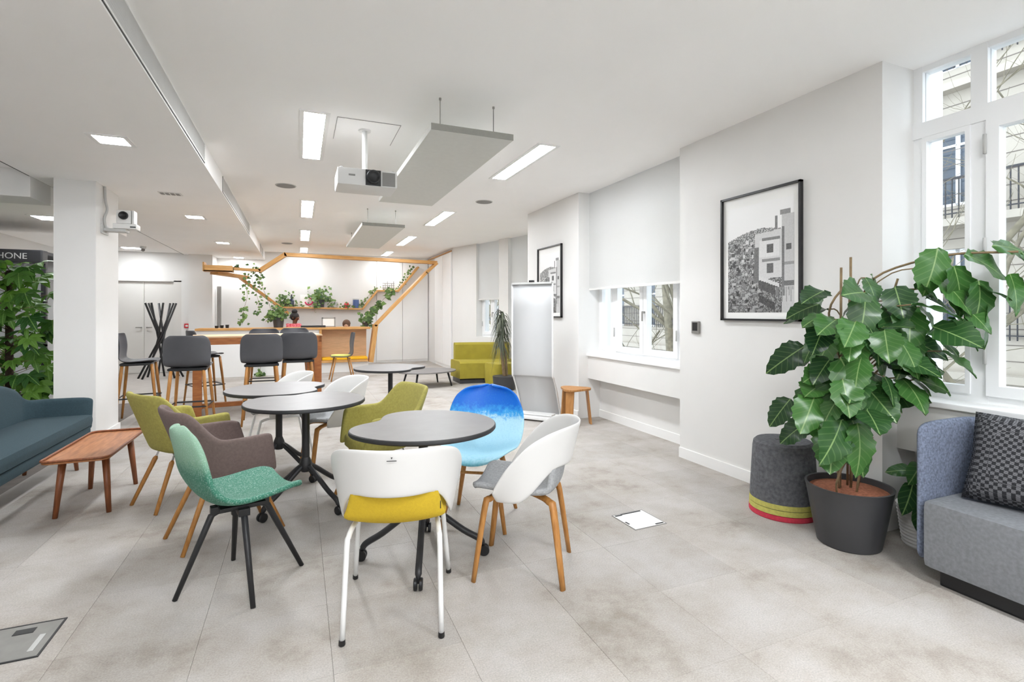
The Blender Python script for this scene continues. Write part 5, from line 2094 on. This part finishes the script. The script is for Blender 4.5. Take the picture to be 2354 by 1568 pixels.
# ------------------------------------------------------------------ the two people behind the counter
def person(label, x, y, seat, skin, hairm, topm, lean, face_to, bun):
    t = thing('person', label, 'person', (x, y, 0), face_to)   # faces local +x
    hz = seat + 0.62
    nodes_ = {'hip': (0, 0, seat + 0.08), 'belly': (lean * .3, 0, seat + .25), 'chest': (lean * .7, 0, seat + .40), 'neck': (lean, 0, seat + .52), 'throat': (lean * 1.12, 0, seat + .57), 'head': (lean * 1.25, 0, hz + .03), 'crown': (lean * 1.28, 0, hz + .115),
              'chin': (lean * 1.25 + .06, 0, hz - .02), 'nose': (lean * 1.25 + .105, 0, hz + .03)}
    rad = {'hip': .15, 'belly': .125, 'chest': .13, 'neck': .055, 'throat': .05, 'head': .085, 'crown': .07, 'chin': .045, 'nose': .014}
    edges = [('hip', 'belly'), ('belly', 'chest'), ('chest', 'neck'), ('neck', 'throat'), ('throat', 'head'), ('head', 'crown'), ('head', 'chin'), ('head', 'nose')]
    for s, k in ((1, 'l'), (-1, 'r')):
        nodes_.update({'sh' + k: (lean * .85, s * .17, seat + .47), 'el' + k: (lean * .8 + .08, s * .23, seat + .22), 'wr' + k: (lean + .28, s * .15, seat + .24), 'ha' + k: (lean + .36, s * .14, seat + .235),
                       'th' + k: (0.08, s * .09, seat + .07), 'kn' + k: (0.42, s * .11, seat + .06), 'an' + k: (0.36, s * .11, 0.28), 'to' + k: (0.5, s * .11, 0.25)})
        rad.update({'sh' + k: .062, 'el' + k: .042, 'wr' + k: .028, 'ha' + k: .034, 'th' + k: .09, 'kn' + k: .062, 'an' + k: .04, 'to' + k: .035})
        edges += [('chest', 'sh' + k), ('sh' + k, 'el' + k), ('el' + k, 'wr' + k), ('wr' + k, 'ha' + k), ('hip', 'th' + k), ('th' + k, 'kn' + k), ('kn' + k, 'an' + k), ('an' + k, 'to' + k)]

    def skin_obj(name, keys, m, grow, parent):
        idx = {k: i for i, k in enumerate(keys)}
        me = bpy.data.meshes.new(name)
        me.from_pydata([nodes_[k] for k in keys], [(idx[a], idx[b]) for a, b in edges if a in idx and b in idx], [])
        me.materials.append(m)
        o = bpy.data.objects.new(name, me)
        COL.objects.link(o)
        o.parent = parent
        o.modifiers.new('skin', 'SKIN')
        for i, k in enumerate(keys):
            sv = me.skin_vertices[0].data[i]
            sv.radius = (rad[k] + grow, rad[k] + grow)
            sv.use_root = (i == 0)
        sd = o.modifiers.new('smooth', 'SUBSURF')
        sd.levels = sd.render_levels = 2
        for p in me.polygons:
            p.use_smooth = True
        return o
    body = skin_obj('body', list(nodes_.keys()), skin, 0.0, t)
    skin_obj('top', ['chest', 'hip', 'belly', 'neck', 'shl', 'shr', 'ell', 'elr'], topm, 0.014, t)
    hx = lean * 1.26
    hb = NB()
    sphere(hb, (hx - 0.022, 0, hz + .075), 0.105, 1.02, .92, .98)
    if bun:
        sphere(hb, (hx - 0.02, 0, hz + .19), 0.062, 1.1, 1, .9)
    obj('hair', hb, hairm, t, True)
    eb = NB()
    for s in (-1, 1):
        sphere(eb, (hx + .078, s * .033, hz + .055), 0.011)
    obj('eye', eb, BLACKP, t, True)
    mb = NB()
    sphere(mb, (hx + .095, 0, hz - .005), 0.02, .4, 1.1, .35)
    obj('mouth', mb, REDP, t, True)
    er = NB()
    for s in (-1, 1):
        sphere(er, (hx, s * .085, hz + .04), 0.024, .7, .4, 1.2)
    obj('ear', er, skin, t, True)
    return t


person('person with black hair bun in a red patterned top behind the counter', -0.13, 13.05, 0.58, SKIN1, HAIRB, REDTOP, 0.05, R(-35), True)
person('person with brown hair bent low behind the counter', 1.08, 13.12, 0.40, SKIN2, HAIRBR, GREYTOP, 0.05, R(-100), False)
for x, y, z, lab in ((-0.13, 13.05, 0.52, 'grey round stool under the person in red'), (1.08, 13.12, 0.34, 'low grey round stool under the brown haired person')):
    o = thing('round_stool', lab, 'stool', (x, y, 0))
    obj('seat', lathe(NB(), [(0.17, z - .04), (0.18, z - .02), (0.17, z)], 20), STOOLP, o)
    for k in range(3):
        a = 2 * PI * k / 3 + .4
        lb = NB()
        rod(lb, (0.1 * math.cos(a), 0.1 * math.sin(a), z - .04), (0.17 * math.cos(a), 0.17 * math.sin(a), 0), 0.012)
        obj('leg', lb, OAKLEG, o)

# ------------------------------------------------------------------ outside: street, facade, bare trees
struct('ground_street', bx(NB(), 5.3, 60, -25, 60, -4.3, -4.2), ASPH, label='grey street outside the windows')
FX = 15.5
bld = thing('apartment_building', 'cream stone apartment building across the street', 'building', (FX, 0, -4.2))
F0, F1 = -6.0, 44.0
NW = int((F1 - F0) / 2.5)
LEV = [(0.6, 3.1), (4.9, 7.2), (8.3, 10.6), (11.8, 13.9)]
wallb = NB()
zs = [0.0]
for a, b in LEV:
    zs += [a, b]
zs.append(16.5)
bx(wallb, 0.25, 0.6, F0, F1, 0, 16.5)
for i in range(0, len(zs), 2):
    bx(wallb, 0, 0.3, F0, F1, zs[i], zs[i + 1])
obj('facade', wallb, STONE, bld)
for k in range(NW + 1):
    y = F0 + 2.5 * k
    pbm = NB()
    for a, b in LEV:
        bx(pbm, 0, 0.3, y - 0.68, y + 0.68, a, b)
    obj('pier', pbm, STONE, bld)
jb = NB()
for z in [4.4 + .38 * q for q in range(30)]:
    if any(a - .1 < z < b + .1 for a, b in LEV):
        pass
    bx(jb, -0.008, 0.0, F0, F1, z, z + 0.02)
obj('stone_joints', jb, STONE2, bld)['kind'] = 'stuff'
cbm = NB()
for z in (3.9, 7.7, 11.2, 16.3):
    bx(cbm, -0.35 if z != 7.7 else -0.75, 0.05, F0, F1, z, z + 0.18)
obj('cornice', cbm, STONE, bld)
fm = NB()
for q in ((-.56, -.47), (-.045, .045), (.47, .56)):
    bx(fm, 0.14, 0.20, q[0], q[1], 0, 2.3)
for q in ((0, .09), (1.55, 1.61), (2.21, 2.3)):
    bx(fm, 0.14, 0.20, -.56, .56, q[0], q[1])
frame_me = None
pane_me = None
for li, (a, b) in enumerate(LEV):
    for k in range(NW):
        y = F0 + 1.25 + 2.5 * k
        if frame_me is None:
            w_ = obj('far_window', fm, PVC, bld, loc=(0, y, a))
            frame_me = w_.data
            p_ = obj('pane', bx(NB(), 0.19, 0.21, -.56, .56, 0, 2.5), DARKGL, w_)
            pane_me = p_.data
        else:
            w_ = bpy.data.objects.new('far_window', frame_me)
            COL.objects.link(w_)
            w_.parent = bld
            w_.location = (0, y, a)
            p_ = bpy.data.objects.new('pane', pane_me)
            COL.objects.link(p_)
            p_.parent = w_
rl = NB()
for z0, out in ((7.88, -0.7), (4.9, -0.08), (11.8, -0.08)):
    bx(rl, out - .02, out + .02, F0, F1, z0 + 0.95, z0 + 1.0)
    bx(rl, out - .015, out + .015, F0, F1, z0 + 0.10, z0 + 0.13)
    y = F0
    while y < F1:
        bx(rl, out - .012, out + .012, y, y + 0.022, z0, z0 + 0.95)
        y += 0.14
obj('railing', rl, IRON, bld)['kind'] = 'stuff'
bx_ = NB()
bx(bx_, -0.06, 0.02, F0, F1, 0.0, 0.55)
obj('shop_base', bx_, STONE2, bld)


def tree(label, x, y, h, seed, lean=(0, 0)):
    r = random.Random(seed)
    t = thing('bare_tree', label, 'tree', (x, y, -4.2), 0, 'bare street trees')
    bm = NB()
    tw = NB()

    def grow(p, d, L, rad, lev):
        pts = [p]
        q = p
        dd = Vector(d)
        n = 5
        for i in range(n):
            dd = (dd + Vector((r.gauss(0, .13), r.gauss(0, .13), r.gauss(0.04, .08)))).normalized()
            q = q + dd * (L / n)
            pts.append(q)
        e = rad * 0.55
        sweep(bm if lev < 2 else tw, pts, [lerp(rad, e, i / n) for i in range(n + 1)], 7 if lev < 2 else 4)
        if lev >= 4:
            return
        kids = (5, 5, 4, 3)[lev]
        for k in range(kids):
            f = pts[r.randint(2, n)]
            a = r.uniform(0, 2 * PI)
            nd = (dd * 0.8 + Vector((math.cos(a), math.sin(a), r.uniform(-.1, .6))) * r.uniform(.6, 1.0)).normalized()
            grow(f, nd, L * r.uniform(.45, .68), e * r.uniform(.55, .8), lev + 1)
    grow(Vector((0, 0, 0)), Vector((lean[0], lean[1], 1)), h, 0.19, 0)
    obj('trunk', bm, BARK, t, True)
    o = obj('twigs', tw, BARK, t)
    o['kind'] = 'stuff'
    return t


tree('bare tree with a slanting trunk seen through the tall window', 10.6, 4.35, 6.5, 4, (0.0, 0.12))
tree('bare tree nearest to the tall window beside the plant', 9.4, 5.9, 6.0, 12, (0.05, -0.12))
tree('bare tree with a thick trunk seen through the middle window', 10.2, 11.9, 6.5, 21)
tree('bare forked tree seen left in the middle window', 10.6, 15.2, 6.0, 33, (0.02, 0.1))
tree('bare tree seen through the farthest windows', 9.6, 21.5, 6.5, 40)
